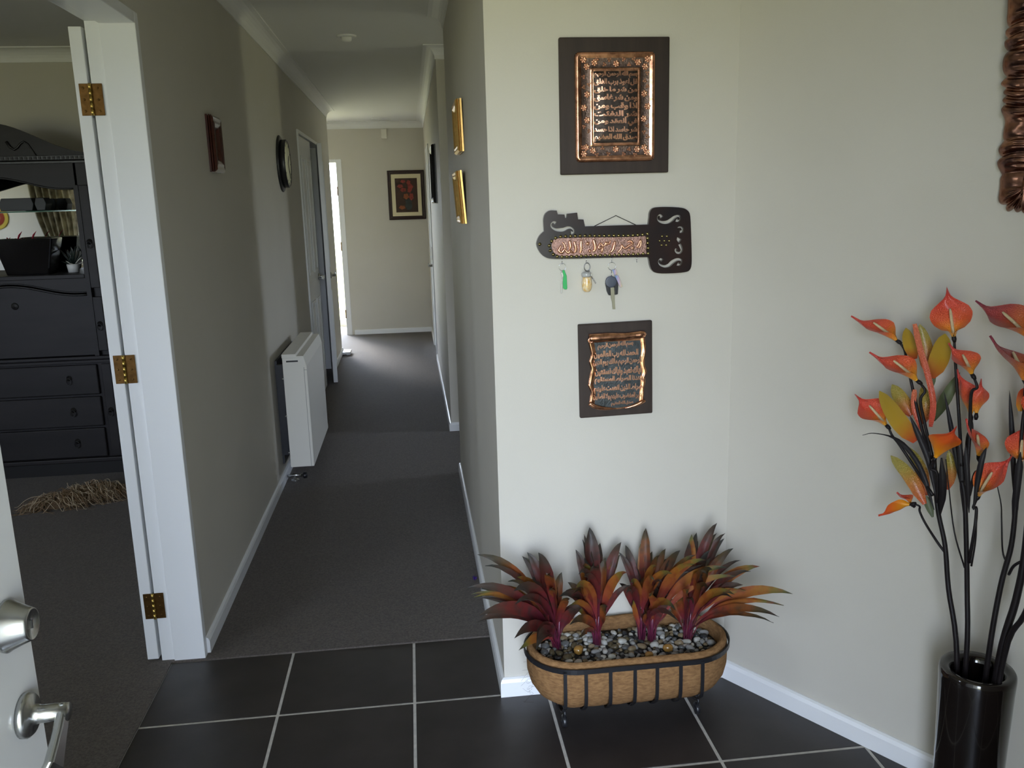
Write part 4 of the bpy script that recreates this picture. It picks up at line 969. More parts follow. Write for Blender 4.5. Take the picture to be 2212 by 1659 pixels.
# iron frame
band = MB(); l0 = stadium(0, RZ-0.008, 88, grow=0.0035); l1 = stadium(0, RZ+0.006, 88, grow=0.0035); l2 = stadium(0, RZ+0.006, 88, grow=0.0075); l3 = stadium(0, RZ-0.008, 88, grow=0.0075)
loft(band, [l0, l1, l2, l3, l0], smooth=False).build('rim_band', M_BLACK, planter)
def rib(x, front=True):
    s = -1 if front else 1
    prof = [(HR+0.006, RZ), (HR+0.007, 0.19), (HR+0.007, 0.150), (HR+0.001, 0.120), (HR-0.018, 0.102), (HR-0.042, 0.082), (HR-0.075, 0.072), (0.0, 0.070)]
    c = bez([(x, PC.y+s*d, z) for d, z in prof], 3); w, t = 0.0046, 0.0016
    vs = []
    for i, p in enumerate(c):
        tg = (c[min(i+1, len(c)-1)]-c[max(i-1, 0)]).normalized(); nrm = Vector((1, 0, 0)).cross(tg).normalized()
        for a, b in ((-1, -1), (1, -1), (1, 1), (-1, 1)): vs.append(p+Vector((a*w, 0, 0))+nrm*(b*t))
    n = len(c); fs = [(i*4+k, i*4+(k+1) % 4, (i+1)*4+(k+1) % 4, (i+1)*4+k) for i in range(n-1) for k in range(4)] + [(3, 2, 1, 0), tuple((n-1)*4+k for k in range(4))]
    MB().add(vs, fs).build('rib', M_BLACK, planter)
RX = [onY(px, py, PC.y-HR-0.006).x for px, py in ((1221, 1462), (1266, 1460), (1319, 1455), (1372, 1448), (1420, 1444), (1471, 1438), (1518, 1434))]
for x in RX: rib(x, True)
for x in (RX[0], RX[2], RX[4], RX[6]): rib(x, False)
MB().box(RX[0]-0.004, RX[6]+0.004, PC.y-0.006, PC.y+0.006, 0.066, 0.071).build('spine_bar', M_BLACK, planter)
for wx in (0.366, 0.755):
    for wy in (2.150, 2.262):
        fw = 1 if wy < PC.y else -1
        lg = MB().tube(bez([(wx, PC.y-fw*0.02, 0.070), (wx, wy+fw*0.008, 0.068), (wx, wy-fw*0.010, 0.050), (wx, wy-fw*0.010, 0.038), (wx, wy, 0.020)], 4), 0.0035, 8).build('leg', M_BLACK, planter)
        MB().lathe((wx-0.007, wy, 0.018), (1, 0, 0), [(0.010, 0), (0.0165, 0.001), (0.018, 0.004), (0.018, 0.010), (0.0165, 0.013), (0.010, 0.014)], 20).lathe((wx-0.009, wy, 0.018), (1, 0, 0), [(0.004, 0), (0.004, 0.018)], 10).build('wheel', M_BLACK, lg)
# loose fibres
ff = MB()
for k in range(16):
    a = rn.uniform(2.6, 4.4); p0 = Vector((PC.x-HS-HR*0.98+rn.uniform(-0.002, 0.02), PC.y-rn.uniform(0, 0.09), rn.uniform(0.10, 0.23)))
    ff.tube(bez([p0, p0+Vector((-rn.uniform(0.005, 0.02), -0.005, rn.uniform(-0.01, 0.012))), p0+Vector((-rn.uniform(0.012, 0.032), -0.01, rn.uniform(-0.02, 0.015)))], 4), 0.00025, 3)
ff.build('stray_fibres', mat('dark_fibre', (0.05, 0.035, 0.02), 0.9), planter, kind='stuff')
# pebble bed (fine grit below the pebbles) and the pebbles themselves
def bedz(x, y): return 0.209 - 0.006*math.exp(-((x-PC.x+0.02)/0.08)**2)
bed = MB(); bl = [stadium(0.026, 0.190, 48), stadium(0.027, 0.206, 48), stadium(0.08, 0.207, 48), stadium(0.125, 0.206, 48)]
loft(bed, bl, close_first=True, close_last=True)
tag(bed.build('grit_bed', mat('dark_grit', (0.028, 0.024, 0.020), 0.85, noise=0.6, nscale=180, bump=1.0, bscale=400), planter), kind='stuff')
PCOL = [('white', (0.62, 0.60, 0.54), 0.22), ('pale grey', (0.34, 0.335, 0.32), 0.22), ('grey', (0.15, 0.15, 0.145), 0.17), ('tan', (0.30, 0.225, 0.13), 0.16), ('olive brown', (0.12, 0.09, 0.045), 0.12), ('charcoal', (0.030, 0.031, 0.033), 0.11)]
PM = {n: mat('pebble_'+n.replace(' ', '_'), c, 0.32, noise=0.25, nscale=60, spec=0.5) for n, c, _ in PCOL}
M_OCHRE = mat('pebble_ochre', (0.42, 0.22, 0.05), 0.18, noise=0.4, nscale=35, coat=0.4)
shapes = []
def blob(seed):
    r2 = random.Random(seed); b = bmesh.new(); bmesh.ops.create_icosphere(b, subdivisions=2, radius=1.0)
    ph = [r2.uniform(0, 6.28) for _ in range(6)]
    for v in b.verts:
        d = v.co.normalized(); k = 1+0.07*math.sin(2.1*d.x*2+ph[0])+0.06*math.sin(2.4*d.y*2+ph[1])+0.05*math.sin(3*d.z+ph[2]); v.co = d*k
    return b
base_mesh = {}
for n in list(PM)+['ochre']:
    base_mesh[n] = []
    for sd in range(3):
        b = blob(sd*7+len(n)); me = bpy.data.meshes.new('pebble'); b.to_mesh(me); b.free()
        for p in me.polygons: p.use_smooth = True
        me.materials.append(PM.get(n, M_OCHRE)); base_mesh[n].append(me)
rp_ = random.Random(21); placed = []
def inside(x, y, m_):
    dx = max(0, abs(x-PC.x)-HS); return math.hypot(dx, y-PC.y) < HR-0.030-m_
def pebble(n, x, y, a, b, c, label, lift=0.0):
    me = rp_.choice(base_mesh[n]); o = bpy.data.objects.new('pebble', me); COL.objects.link(o)
    o.location = (x, y, bedz(x, y)+c*0.55+lift); o.scale = (a, b, c); o.rotation_euler = (rp_.uniform(-0.25, 0.25), rp_.uniform(-0.25, 0.25), rp_.uniform(0, 3.14))
    tag(o, label, 'pebble', 'pebbles in the coir planter')
    placed.append((x, y, (a+b)/2))
BIG = [((1250, 1402), 'large glossy ochre pebble near the left front of the planter', 'ochre', 0.0165), ((1443, 1398), 'large glossy ochre pebble towards the right front of the planter', 'ochre', 0.0155), ((1402, 1410), 'amber brown pebble pressed against the front rim of the planter', 'ochre', 0.0125)]
for (pp, lab, n, s) in BIG:
    w = onZ(pp[0], pp[1], 0.222); pebble(n, w.x, max(w.y, PC.y-HR+0.05), s, s*0.8, s*0.8, lab, 0.004)
cnt = 0; tries = 0
names_ = [n for n, _, _ in PCOL]; wts = [w for _, _, w in PCOL]
while cnt < 296 and tries < 60000:
    tries += 1
    s = rp_.uniform(0.0074, 0.0135)*(0.92 if cnt > 110 else 1.12)
    x = PC.x+rp_.uniform(-1, 1)*(HS+HR); y = PC.y+rp_.uniform(-1, 1)*HR
    if not inside(x, y, s*0.6): continue
    if any((x-q[0])**2+(y-q[1])**2 < (0.70*(s+q[2]))**2 for q in placed): continue
    n = rp_.choices(names_, wts)[0]; el = rp_.uniform(0.55, 0.86)
    pebble(n, x, y, s, s*el, s*rp_.uniform(0.5, 0.72), 'small smooth %s pebble lying in the coir planter' % n); cnt += 1

# ================================================================ red cordyline plants standing in the pebbles
STOPS = [(0.0, (0.10, 0.010, 0.030)), (0.30, (0.13, 0.014, 0.022)), (0.46, (0.17, 0.022, 0.014)), (0.66, (0.22, 0.060, 0.012)), (0.82, (0.075, 0.045, 0.014)), (1.0, (0.022, 0.026, 0.018))]
STOPD = [(0.0, (0.10, 0.010, 0.030)), (0.35, (0.10, 0.012, 0.020)), (0.60, (0.13, 0.020, 0.016)), (0.80, (0.060, 0.034, 0.022)), (1.0, (0.030, 0.030, 0.024))]
STOPY = [(0.0, (0.13, 0.012, 0.035)), (0.32, (0.22, 0.030, 0.030)), (0.50, (0.27, 0.070, 0.018)), (0.72, (0.30, 0.115, 0.016)), (0.88, (0.13, 0.115, 0.022)), (1.0, (0.03, 0.035, 0.02))]
LM = {'r': ramp_mat('leaf_red_orange', STOPS, 0.42, rnd=0.12, nscale=22, spots=0.75, spot_col=(0.05, 0.022, 0.012)), 'd': ramp_mat('leaf_dark_plum', STOPD, 0.40, rnd=0.12, nscale=22, spots=0.7, spot_col=(0.030, 0.024, 0.020)), 'y': ramp_mat('leaf_amber', STOPY, 0.42, rnd=0.10, nscale=22, spots=0.7, spot_col=(0.20, 0.030, 0.012))}
za1 = lambda x, y: (1000+x/5.53, 1120+y/5.53)
za2 = lambda x, y: (1350+x/5.351, 1110+y/5.351)
WIDK = [(0, 0.07), (0.22, 0.08), (0.34, 0.42), (0.50, 0.92), (0.62, 1.0), (0.78, 0.80), (0.90, 0.42), (0.97, 0.14), (1, 0.0)]
def key(k, s):
    for (a, x), (b, y) in zip(k, k[1:]):
        if s <= b: return x+(y-x)*(s-a)/(b-a)
    return k[-1][1]
def leaf(parent, base, tip, W, kind, rl, droop=0.0):
    d = tip-base; h = Vector((d.x, d.y, 0))
    up = max(0.07, d.z*0.62) + 0.10*h.length + droop
    c1 = base + h*0.12 + Vector((0, 0, up*0.75)); c2 = base + h*0.55 + Vector((0, 0, max(d.z*0.85, 0.02)+0.16*h.length+droop))
    def P(s): return base*(1-s)**3 + c1*3*s*(1-s)**2 + c2*3*s*s*(1-s) + tip*s**3
    n = 14; cam_v = (EYE-(base+tip)/2).normalized()
    def fn(u, v):
        s = v; p = P(s); t = (P(min(1, s+0.02))-P(max(0, s-0.02))).normalized()
        side = t.cross(cam_v)
        side = side.normalized() if side.length > 0.15 else t.orthogonal().normalized()
        nn = side.cross(t).normalized(); a = rl; sd = side*math.cos(a)+nn*math.sin(a); nrm = sd.cross(t)
        w = W*key(WIDK, s); x = 2*u-1
        q = p + sd*(x*w) + nrm*(abs(x)*w*0.34 + 0.0014*math.sin(s*26+x*3))
        return Vector((q.x, min(q.y, YC-0.006), q.z))
    return MB().grid(4, n, fn).build('leaf', LM[kind], parent, fix=False)
# (picture position of the tip, distance plane y, half width mm, kind, roll)
PLANTS = [
 ('leftmost red cordyline in the planter, its leaves reaching past the wall corner', (1203, 1400), za1, [
   (168, 432, 2.20, 15, 'r', 0.3), (40, 830, 2.12, 14, 'd', 0.2), (95, 905, 2.17, 12, 'y', -0.3), (190, 1158, 2.06, 22, 'd', 0.0), (705, 450, 2.29, 17, 'd', 0.5), (765, 402, 2.26, 18, 'd', 0.2), (903, 408, 2.22, 24, 'd', -0.4),
   (640, 700, 2.10, 14, 'y', 0.5), (430, 795, 2.22, 14, 'y', 0.6), (612, 862, 2.03, 22, 'd', 0.1), (1005, 672, 2.02, 18, 'r', 0.8), (1180, 640, 2.24, 16, 'r', 0.3), (615, 1432, 2.02, 18, 'd', 0.3), (880, 1532, 1.99, 24, 'd', 0.1), (1275, 960, 2.10, 15, 'r', -0.5), (200, 838, 2.26, 15, 'r', 0.1)]),
 ('red cordyline second from the left in the planter, tall pointed leaves', (1289, 1391), za1, [
   (1445, 188, 2.28, 12, 'r', 0.6), (1345, 370, 2.25, 16, 'd', 0.2), (1512, 108, 2.27, 26, 'd', -0.3), (1535, 228, 2.30, 20, 'd', 0.4), (1892, 280, 2.27, 17, 'd', 0.2), (1150, 935, 2.06, 15, 'd', 0.2), (1230, 860, 2.10, 14, 'y', 0.7), (1345, 835, 2.00, 18, 'y', 0.1),
   (1430, 565, 2.05, 20, 'y', 0.4), (1275, 1270, 2.06, 14, 'r', 0.3), (1560, 560, 2.03, 19, 'd', -0.2), (1700, 470, 2.24, 20, 'r', 0.6), (1960, 640, 2.12, 15, 'y', 0.3), (1840, 430, 2.29, 16, 'y', 0.5), (1250, 760, 2.27, 16, 'r', 0.2)]),
 ('red cordyline third from the left in the planter, with an amber leaf arching forward', (1386, 1381), za2, [
   (240, 162, 2.28, 18, 'r', 0.4), (225, 236, 2.30, 18, 'r', -0.2), (5, 360, 2.28, 16, 'd', 0.2), (400, 478, 2.12, 12, 'r', 0.5), (365, 608, 2.05, 12, 'y', 0.4), (545, 690, 2.05, 14, 'y', 0.2), (590, 1118, 1.99, 14, 'y', 0.4),
   (440, 700, 2.20, 18, 'd', 0.3), (60, 800, 2.06, 14, 'y', 0.2), (480, 520, 2.27, 18, 'r', 0.1), (130, 610, 2.25, 17, 'd', 0.4)]),
 ('slender amber cordyline between the third and the rightmost plant of the planter', (1408, 1385), za2, [
   (825, 470, 2.14, 13, 'y', 0.4), (935, 532, 2.06, 13, 'y', 0.3), (1192, 620, 2.08, 14, 'y', 0.2), (765, 592, 2.10, 15, 'r', 0.4), (470, 400, 2.28, 16, 'r', 0.5), (640, 420, 2.26, 17, 'r', 0.2), (285, 960, 2.02, 12, 'y', 0.4)]),
 ('rightmost red cordyline in the planter, leaves spreading towards the angled wall', (1485, 1381), za2, [
   (1065, 104, 2.24, 16, 'd', 0.3), (828, 214, 2.29, 14, 'd', 0.2), (770, 236, 2.20, 16, 'y', 0.1), (1060, 222, 2.22, 13, 'r', 0.5), (1145, 286, 2.26, 15, 'd', -0.3), (1256, 396, 2.20, 15, 'r', 0.2), (1560, 606, 2.12, 17, 'y', 0.2), (1366, 822, 2.10, 18, 'd', 0.3),
   (1943, 925, 2.02, 17, 'y', 0.2), (1784, 1190, 2.00, 14, 'r', 0.4), (1265, 930, 2.02, 15, 'y', 0.5), (712, 930, 2.00, 12, 'y', 0.8), (980, 420, 2.16, 16, 'd', 0.6), (1010, 640, 2.05, 18, 'r', 0.3), (900, 700, 2.08, 20, 'd', 0.1), (660, 560, 2.22, 17, 'r', 0.4)]),
]
M_STALK = mat('plum_stalk', (0.13, 0.018, 0.050), 0.35, noise=0.4, nscale=60, coat=0.3)
rl_ = random.Random(8)
for lab, bp_, zf, lv in PLANTS:
    b0 = onZ(bp_[0], bp_[1], 0.212); b0.y = min(max(b0.y, PC.y-0.07), PC.y+0.06)
    pt = thing('cordyline_plant', b0, lab, 'plant', 'cordylines in the planter')
    sm = MB()
    for (x, y, Y, w, k, r_) in lv:
        tip = onY(*zf(x, y), min(Y, 2.318))
        # keep clear of the angled wall
        dd = (tip-WA).dot(WN)
        if dd < 0.012: tip = tip + WN*(0.012-dd)
        bb_ = b0 + Vector((rl_.uniform(-0.010, 0.010), rl_.uniform(-0.010, 0.010), 0))
        leaf(pt, bb_, tip, w*0.00092, k, r_*1.1-0.1, droop=0.02 if (tip.z < b0.z+0.10) else 0.0)
    for (x, y, Y, w, k, r_) in lv:      # companion leaves, a little short of and beside their neighbours
        tip = onY(*zf(x+rl_.uniform(-120, 120), y+rl_.uniform(40, 200)), min(Y+rl_.uniform(-0.05, 0.05), 2.315)); dd = (tip-WA).dot(WN)
        if dd < 0.012: tip = tip + WN*(0.012-dd)
        if tip.z < b0.z+0.05: continue
        leaf(pt, b0 + Vector((rl_.uniform(-0.012, 0.012), rl_.uniform(-0.012, 0.012), 0)), tip, w*rl_.uniform(0.0006, 0.00085), rl_.choice('ddry'), rl_.uniform(-0.9, 0.9))
    for k in range(5):        # shorter inner leaves
        a = rl_.uniform(0, 6.28); e = rl_.uniform(0.03, 0.09); tip = b0+Vector((math.cos(a)*e, math.sin(a)*e*0.7, rl_.uniform(0.12, 0.22))); tip.y = min(tip.y, 2.31)
        leaf(pt, b0+Vector((rl_.uniform(-0.01, 0.01), rl_.uniform(-0.01, 0.01), 0)), tip, rl_.uniform(0.012, 0.019), rl_.choice('drdy'), rl_.uniform(-0.6, 0.6))
    for k in range(7):
        a = rl_.uniform(0, 6.28); r1 = rl_.uniform(0.012, 0.030)
        sm.tube([b0+Vector((math.cos(a)*0.006, math.sin(a)*0.006, -0.008)), b0+Vector((math.cos(a)*0.010, math.sin(a)*0.010, 0.04)), b0+Vector((math.cos(a)*r1, math.sin(a)*r1, rl_.uniform(0.085, 0.12)))], [0.0045, 0.0036, 0.0024], 6)
    sm.build('stalks', M_STALK, pt)
# ================================================================ vase with artificial callas by the angled wall
VC = onZ(2112, 1442, 0.425); VZ = 0.425; VR = 0.0775
dist = (VC-WA).dot(WN)
M_VASE = mat('black_glaze', (0.010, 0.007, 0.006), 0.10, noise=0.4, nscale=5, coat=0.5)
vase = MB().lathe((VC.x, VC.y, 0), (0, 0, 1), [(0, 0.0), (0.064, 0.0), (0.067, 0.004), (0.070, 0.10), (0.073, 0.25), (0.0765, 0.38), (0.0780, 0.410), (0.0770, 0.420), (0.0735, 0.4255), (0.060, 0.4225), (0.0535, 0.418), (0.0505, 0.405), (0.050, 0.30), (0.050, 0.05), (0, 0.05)], 56).build('floor_vase', M_VASE)
tag(vase, 'tall glossy black floor vase standing against the angled wall', 'vase')
def wp(u, v, off): return onW(u, v, off)
zf4 = lambda x, y: (1830+x/3.19, 600+y/3.19)
SPAD = mat('gold_spadix', (0.80, 0.68, 0.42), 0.3, 0.5, bump=1.0, bscale=900)
C_RED = ramp_mat('calla_red', [(0.0, (0.78, 0.36, 0.010)), (0.18, (0.74, 0.22, 0.012)), (0.36, (0.68, 0.095, 0.018)), (0.65, (0.63, 0.058, 0.024)), (1.0, (0.55, 0.035, 0.026))], 0.38, sparkle=0.7, nscale=18)
C_ORA = ramp_mat('calla_orange', [(0.0, (0.75, 0.34, 0.010)), (0.30, (0.68, 0.20, 0.008)), (0.55, (0.62, 0.095, 0.010)), (1.0, (0.52, 0.035, 0.018))], 0.45, nscale=14, bump=0.05)
C_WINE = ramp_mat('calla_wine', [(0.0, (0.72, 0.22, 0.010)), (0.28, (0.55, 0.12, 0.018)), (0.55, (0.38, 0.040, 0.030)), (1.0, (0.20, 0.015, 0.045))], 0.36, sparkle=0.8, nscale=16)
C_YEL = ramp_mat('petal_yellow', [(0.0, (0.50, 0.045, 0.020)), (0.22, (0.52, 0.16, 0.018)), (0.45, (0.48, 0.28, 0.020)), (1.0, (0.40, 0.27, 0.025))], 0.45, nscale=16, bump=0.5)
C_GLI = ramp_mat('petal_gold_glitter', [(0.0, (0.52, 0.07, 0.018)), (0.4, (0.48, 0.18, 0.03)), (0.7, (0.36, 0.27, 0.04)), (1.0, (0.30, 0.26, 0.05))], 0.32, sparkle=1.0, nscale=20)
C_RIB = ramp_mat('ribbed_red', [(0.0, (0.55, 0.06, 0.03)), (1.0, (0.62, 0.16, 0.07))], 0.35, sparkle=1.0, nscale=30)
M_OLIVE = mat('olive_leaf', (0.075, 0.095, 0.030), 0.5, noise=0.3, nscale=30)
M_STEM = mat('black_stem', (0.011, 0.008, 0.009), 0.48, spec=0.25, noise=0.3, nscale=30)
PK = [(0, 0.25), (0.09, 0.46), (0.20, 0.80), (0.34, 1.03), (0.48, 1.08), (0.60, 0.93), (0.69, 0.62), (0.76, 0.31), (0.83, 0.13), (0.91, 0.05), (1, 0.0)]
FK = [(0, 3.05), (0.12, 2.8), (0.26, 1.9), (0.42, 1.15), (0.6, 0.72), (1, 0.5)]
def calla(parent, base, tip, W, opn, m_, off, dt=0.0, spad=True, lean=0.12, wrap=1.0):
    """spathe rolled into a cup at the base, open towards opn = (right, up, to viewer), drawn to a point"""
    b = wp(*zf4(*base), off); t = wp(*zf4(*tip), off+dt)
    ax = (t-b); L = ax.length; ax.normalize()
    view = (EYE-b).normalized(); rgt = CR; upv = CU
    op = rgt*opn[0]+upv*opn[1]+view*opn[2]; op = (op-ax*op.dot(ax)).normalized(); sd = ax.cross(op)
    fl = bpy.data.objects.new('flower', None)
    R0 = W*key(PK, 0)/3.05
    def fn(u, v):
        s = v; x = 2*u-1; w = W*key(PK, s); ph = key(FK, s)*wrap if s > 0.2 else key(FK, s); R = w/ph
        z = L*(s - 0.10*x*x*min(1, s*3)*(1-s))
        rim = 0.0025*math.sin(x*5+s*9)*min(1, s*2)
        back = lean*L*s*s - 0.10*L*max(0, s-0.75)*2
        return b + ax*z + sd*(R*math.sin(x*ph)) + op*(R*(1-math.cos(x*ph)) - R0 - back + rim)
    o = MB().grid(14, 18, fn).build('flower', m_, parent, fix=False)
    cup = MB().tube([b-ax*0.012, b-ax*0.005, b+ax*0.004], [0.0030, 0.0050, R0*1.2], 10)
    cup.build('calyx', M_STEM, o)
    if spad:
        p0 = b+ax*0.010+op*0.002; p1 = b+ax*L*0.30+op*W*0.14; p2 = b+ax*L*0.56+op*W*0.20
        MB().tube(bez([p0, p1, p2], 4), [0.0030, 0.0033, 0.0034, 0.0034, 0.0033, 0.0033, 0.0032, 0.0029, 0.0020], 8).build('spadix', SPAD, o)
    bpy.data.objects.remove(fl)
    return [b-ax*0.006, b-ax*0.020+Vector((0, 0, -0.010))]
def blade(parent, name, pts, W, m_, off, k=None, fold=0.25):
    P_ = [wp(*zf4(*p[:2]), p[2] if len(p) > 2 else off) for p in pts]; c = bez(P_, 5); n = len(c)
    k = k or [(0, 0.25), (0.25, 0.8), (0.5, 1.0), (0.75, 0.8), (0.93, 0.3), (1, 0)]
    def fn(u, v):
        i = min(n-1, int(round(v*(n-1)))); p = c[i]; t = (c[min(i+1, n-1)]-c[max(i-1, 0)]).normalized()
        view = (EYE-p).normalized(); sd = t.cross(view).normalized(); x = 2*u-1; w = W*key(k, v)
        return p + sd*(x*w*(0.72 if m_ is M_STEM else 1.0)) + view*(-fold*w*abs(x)+fold*w*0.5)
    return MB().grid(4, n-1, fn).build(name, m_, parent, fix=False)
def stemline(parent, pts, r0, r1, name='branch'):
    P_ = []
    for p in pts: P_ += p if isinstance(p, list) else [p if isinstance(p, Vector) else wp(*zf4(*p[:2]), p[2])]
    c = bez(P_, 5); n = len(c)
    return MB().tube(c, [r0+(r1-r0)*i/(n-1) for i in range(n)], 8).build(name, M_STEM, parent)
def root_in_vase(ang, r=0.03): return Vector((VC.x+math.cos(ang)*r, VC.y+math.sin(ang)*r, 0.06))
def P5(x, y, off): return wp(1900+x/2.724, 1050+y/2.724, off)
# --- spray 1 (left)
oV = dist
s1_ = thing('calla_spray', root_in_vase(2.6), 'leftmost spray of red and orange artificial callas in the black vase', 'flower spray', 'calla sprays in the vase')
stemline(s1_, [root_in_vase(2.6), P5(455, 1030, oV+0.01), P5(405, 600, oV-0.005), P5(385, 350, oV-0.01), P5(340, 120, oV-0.01), (600, 1250, oV-0.01)], 0.0062, 0.0048, 'stem')
b = calla(s1_, (345, 435), (40, 240), 0.036, (0.35, 0.75, 0.75), C_RED, 0.10, 0.02); stemline(s1_, [b, (420, 620, 0.11), (500, 980, 0.12), (560, 1200, oV-0.01)], 0.0026, 0.004)
b = calla(s1_, (485, 712), (170, 490), 0.040, (0.45, 0.65, 0.8), C_RED, 0.15, 0.03); stemline(s1_, [b, (505, 850, 0.15), (545, 1050, 0.14), (590, 1250, oV)], 0.0026, 0.004)
b = calla(s1_, (272, 1018), (55, 790), 0.040, (0.25, 0.2, 1.0), C_RED, 0.13, 0.0); stemline(s1_, [b, (360, 1150, 0.13), (480, 1330, 0.13), (590, 1500, oV)], 0.0026, 0.004)
b = calla(s1_, (605, 1245), (755, 1000), 0.036, (-0.2, 0.2, -1.0), C_ORA, 0.17, 0.03, spad=False); stemline(s1_, [b, (620, 1350, 0.16), (625, 1550, oV)], 0.0026, 0.004)
b = calla(s1_, (440, 1562), (210, 1618), 0.026, (0.2, 1.0, -0.25), C_ORA, 0.14, 0.02, spad=False); stemline(s1_, [b, (500, 1610, 0.14), P5(270, 220, 0.135), P5(340, 330, oV-0.005), P5(392, 400, oV-0.01)], 0.0022, 0.003)
calla(s1_, (440, 1555), (350, 1470), 0.020, (0.5, 0.6, 0.5), C_RED, 0.13, 0.0, spad=False)
PKL = [(0, 0.3), (0.2, 0.85), (0.45, 1.0), (0.75, 0.85), (0.93, 0.45), (1, 0.05)]
blade(s1_, 'petal', [(470, 560, 0.10), (430, 460, 0.10), (405, 345, 0.09)], 0.014, C_YEL, 0.1, PKL)
blade(s1_, 'petal', [(560, 660, 0.08), (540, 500, 0.08), (500, 320, 0.08)], 0.017, C_GLI, 0.08, PKL)
blade(s1_, 'petal', [(580, 690, 0.10), (640, 540, 0.11), (675, 385, 0.11)], 0.021, C_YEL, 0.1, PKL)
blade(s1_, 'petal', [(470, 1130, 0.14), (350, 980, 0.15), (222, 780, 0.14)], 0.020, C_YEL, 0.14, PKL)
blade(s1_, 'petal', [(440, 950, 0.10), (380, 850, 0.10), (310, 735, 0.10)], 0.017, C_GLI, 0.1, PKL)
blade(s1_, 'petal', [(520, 1010, 0.11), (540, 880, 0.11), (520, 740, 0.10)], 0.014, C_GLI, 0.1, PKL)
blade(s1_, 'petal', [(535, 1560, 0.13), (430, 1370, 0.13), (300, 1225, 0.12)], 0.015, C_GLI, 0.12, PKL)
blade(s1_, 'petal', [(545, 1500, 0.11), (510, 1330, 0.11), (430, 1170, 0.10)], 0.014, C_GLI, 0.1, PKL)
blade(s1_, 'petal', [(690, 1460, 0.10), (720, 1330, 0.10), (700, 1190, 0.10)], 0.011, C_GLI, 0.1, PKL)
RK = [(0, 0.6), (0.1, 1), (0.9, 1), (1, 0.7)]
blade(s1_, 'ribbed_bract', [(575, 1028, 0.15), (592, 850, 0.155), (545, 630, 0.15), (505, 500, 0.145), (465, 318, 0.13)], 0.0062, C_RIB, 0.14, RK, -0.4)
blade(s1_, 'ribbed_bract', [(520, 1060, 0.12), (460, 900, 0.12), (465, 770, 0.12)], 0.0055, C_RIB, 0.12, RK, -0.4)
blade(s1_, 'green_leaf', [(595, 985, 0.07), (680, 830, 0.07), (778, 650, 0.06)], 0.013, M_OLIVE, 0.07)
blade(s1_, 'green_leaf', [(570, 780, 0.09), (590, 710, 0.09), (602, 640, 0.09)], 0.006, M_OLIVE, 0.09)
blade(s1_, 'green_leaf', [(590, 1650, 0.12), (560, 1560, 0.12), (545, 1500, 0.12)], 0.009, M_OLIVE, 0.12)
blade(s1_, 'dark_blade', [(600, 1600, oV), (500, 1300, 0.14), (350, 1120, 0.14), (190, 1072, 0.14), (105, 1085, 0.13)], 0.0075, M_STEM, 0.14, [(0, 0.15), (0.15, 1), (0.45, 1), (0.62, 0.25), (1, 0.1)])
blade(s1_, 'dark_blade', [(610, 1500, oV), (560, 1260, 0.15), (490, 1080, 0.15), (430, 945, 0.15)], 0.0095, M_STEM, 0.15)
blade(s1_, 'dark_blade', [(640, 1640, oV), (660, 1450, oV+0.02), (650, 1240, oV+0.03)], 0.011, M_STEM, 0.15, [(0, 0.15), (0.3, 0.9), (0.7, 1), (1, 0.2)])
stemline(s1_, [P5(500, 480, oV-0.01), P5(440, 270, oV+0.01), (700, 1440, 0.12), (680, 1250, 0.12)], 0.0020, 0.001)
# --- spray 2 (second from left)
s2_ = thing('calla_spray', root_in_vase(1.9), 'second spray from the left in the vase, topped by an upright round coral calla', 'flower spray', 'calla sprays in the vase')
stemline(s2_, [root_in_vase(1.9), P5(510, 1020, oV+0.012), P5(515, 600, oV), P5(508, 250, oV), P5(500, 60, oV), (790, 1400, oV)], 0.0060, 0.0046, 'stem')
b = calla(s2_, (735, 408), (686, 58), 0.043, (0.05, -0.1, 1.0), C_RED, 0.12, 0.0, lean=0.05, wrap=0.75); stemline(s2_, [b, (748, 620, 0.11), (770, 950, 0.11), (790, 1300, oV)], 0.0026, 0.004)
b = calla(s2_, (862, 668), (716, 438), 0.036, (0.5, 0.35, 0.8), C_RED, 0.14, 0.0); stemline(s2_, [b, (855, 800, 0.14), (845, 1050, 0.13), (830, 1300, oV)], 0.0026, 0.004)
b = calla(s2_, (850, 948), (785, 622), 0.036, (0.9, 0.2, -0.35), C_RED, 0.10, 0.0, spad=False); stemline(s2_, [b, (830, 1100, 0.11), (815, 1350, oV)], 0.0026, 0.004)
calla(s2_, (890, 942), (915, 690), 0.028, (-0.3, 0.2, -0.9), C_RED, 0.10, 0.0, spad=False)
b = calla(s2_, (905, 1232), (850, 968), 0.034, (0.75, 0.25, 0.6), C_RED, 0.13, 0.0); stemline(s2_, [b, (880, 1350, 0.13), (840, 1500, oV)], 0.0026, 0.004)
b = calla(s2_, (905, 1506), (1112, 1212), 0.037, (-0.85, 0.35, 0.5), C_RED, 0.16, 0.0); stemline(s2_, [b, (890, 1590, 0.15), P5(560, 250, oV+0.01), P5(525, 450, oV)], 0.0026, 0.004)
blade(s2_, 'dark_blade', [(800, 1500, oV), (755, 1250, 0.13), (720, 1050, 0.13), (668, 782, 0.12)], 0.0085, M_STEM, 0.13)
blade(s2_, 'dark_blade', [(870, 1600, oV+0.02), (900, 1400, 0.17), (930, 1250, 0.17), (962, 1165, 0.16)], 0.0085, M_STEM, 0.16)
blade(s2_, 'dark_blade', [(800, 1620, oV), (790, 1350, oV), (770, 1080, oV)], 0.008, M_STEM, 0.13, [(0, 0.15), (0.3, 0.9), (0.8, 1), (1, 0.1)])
blade(s2_, 'dark_blade', [(840, 1620, oV), (830, 1380, oV+0.01), (815, 1150, oV+0.01)], 0.008, M_STEM, 0.13, [(0, 0.15), (0.3, 0.9), (0.8, 1), (1, 0.1)])
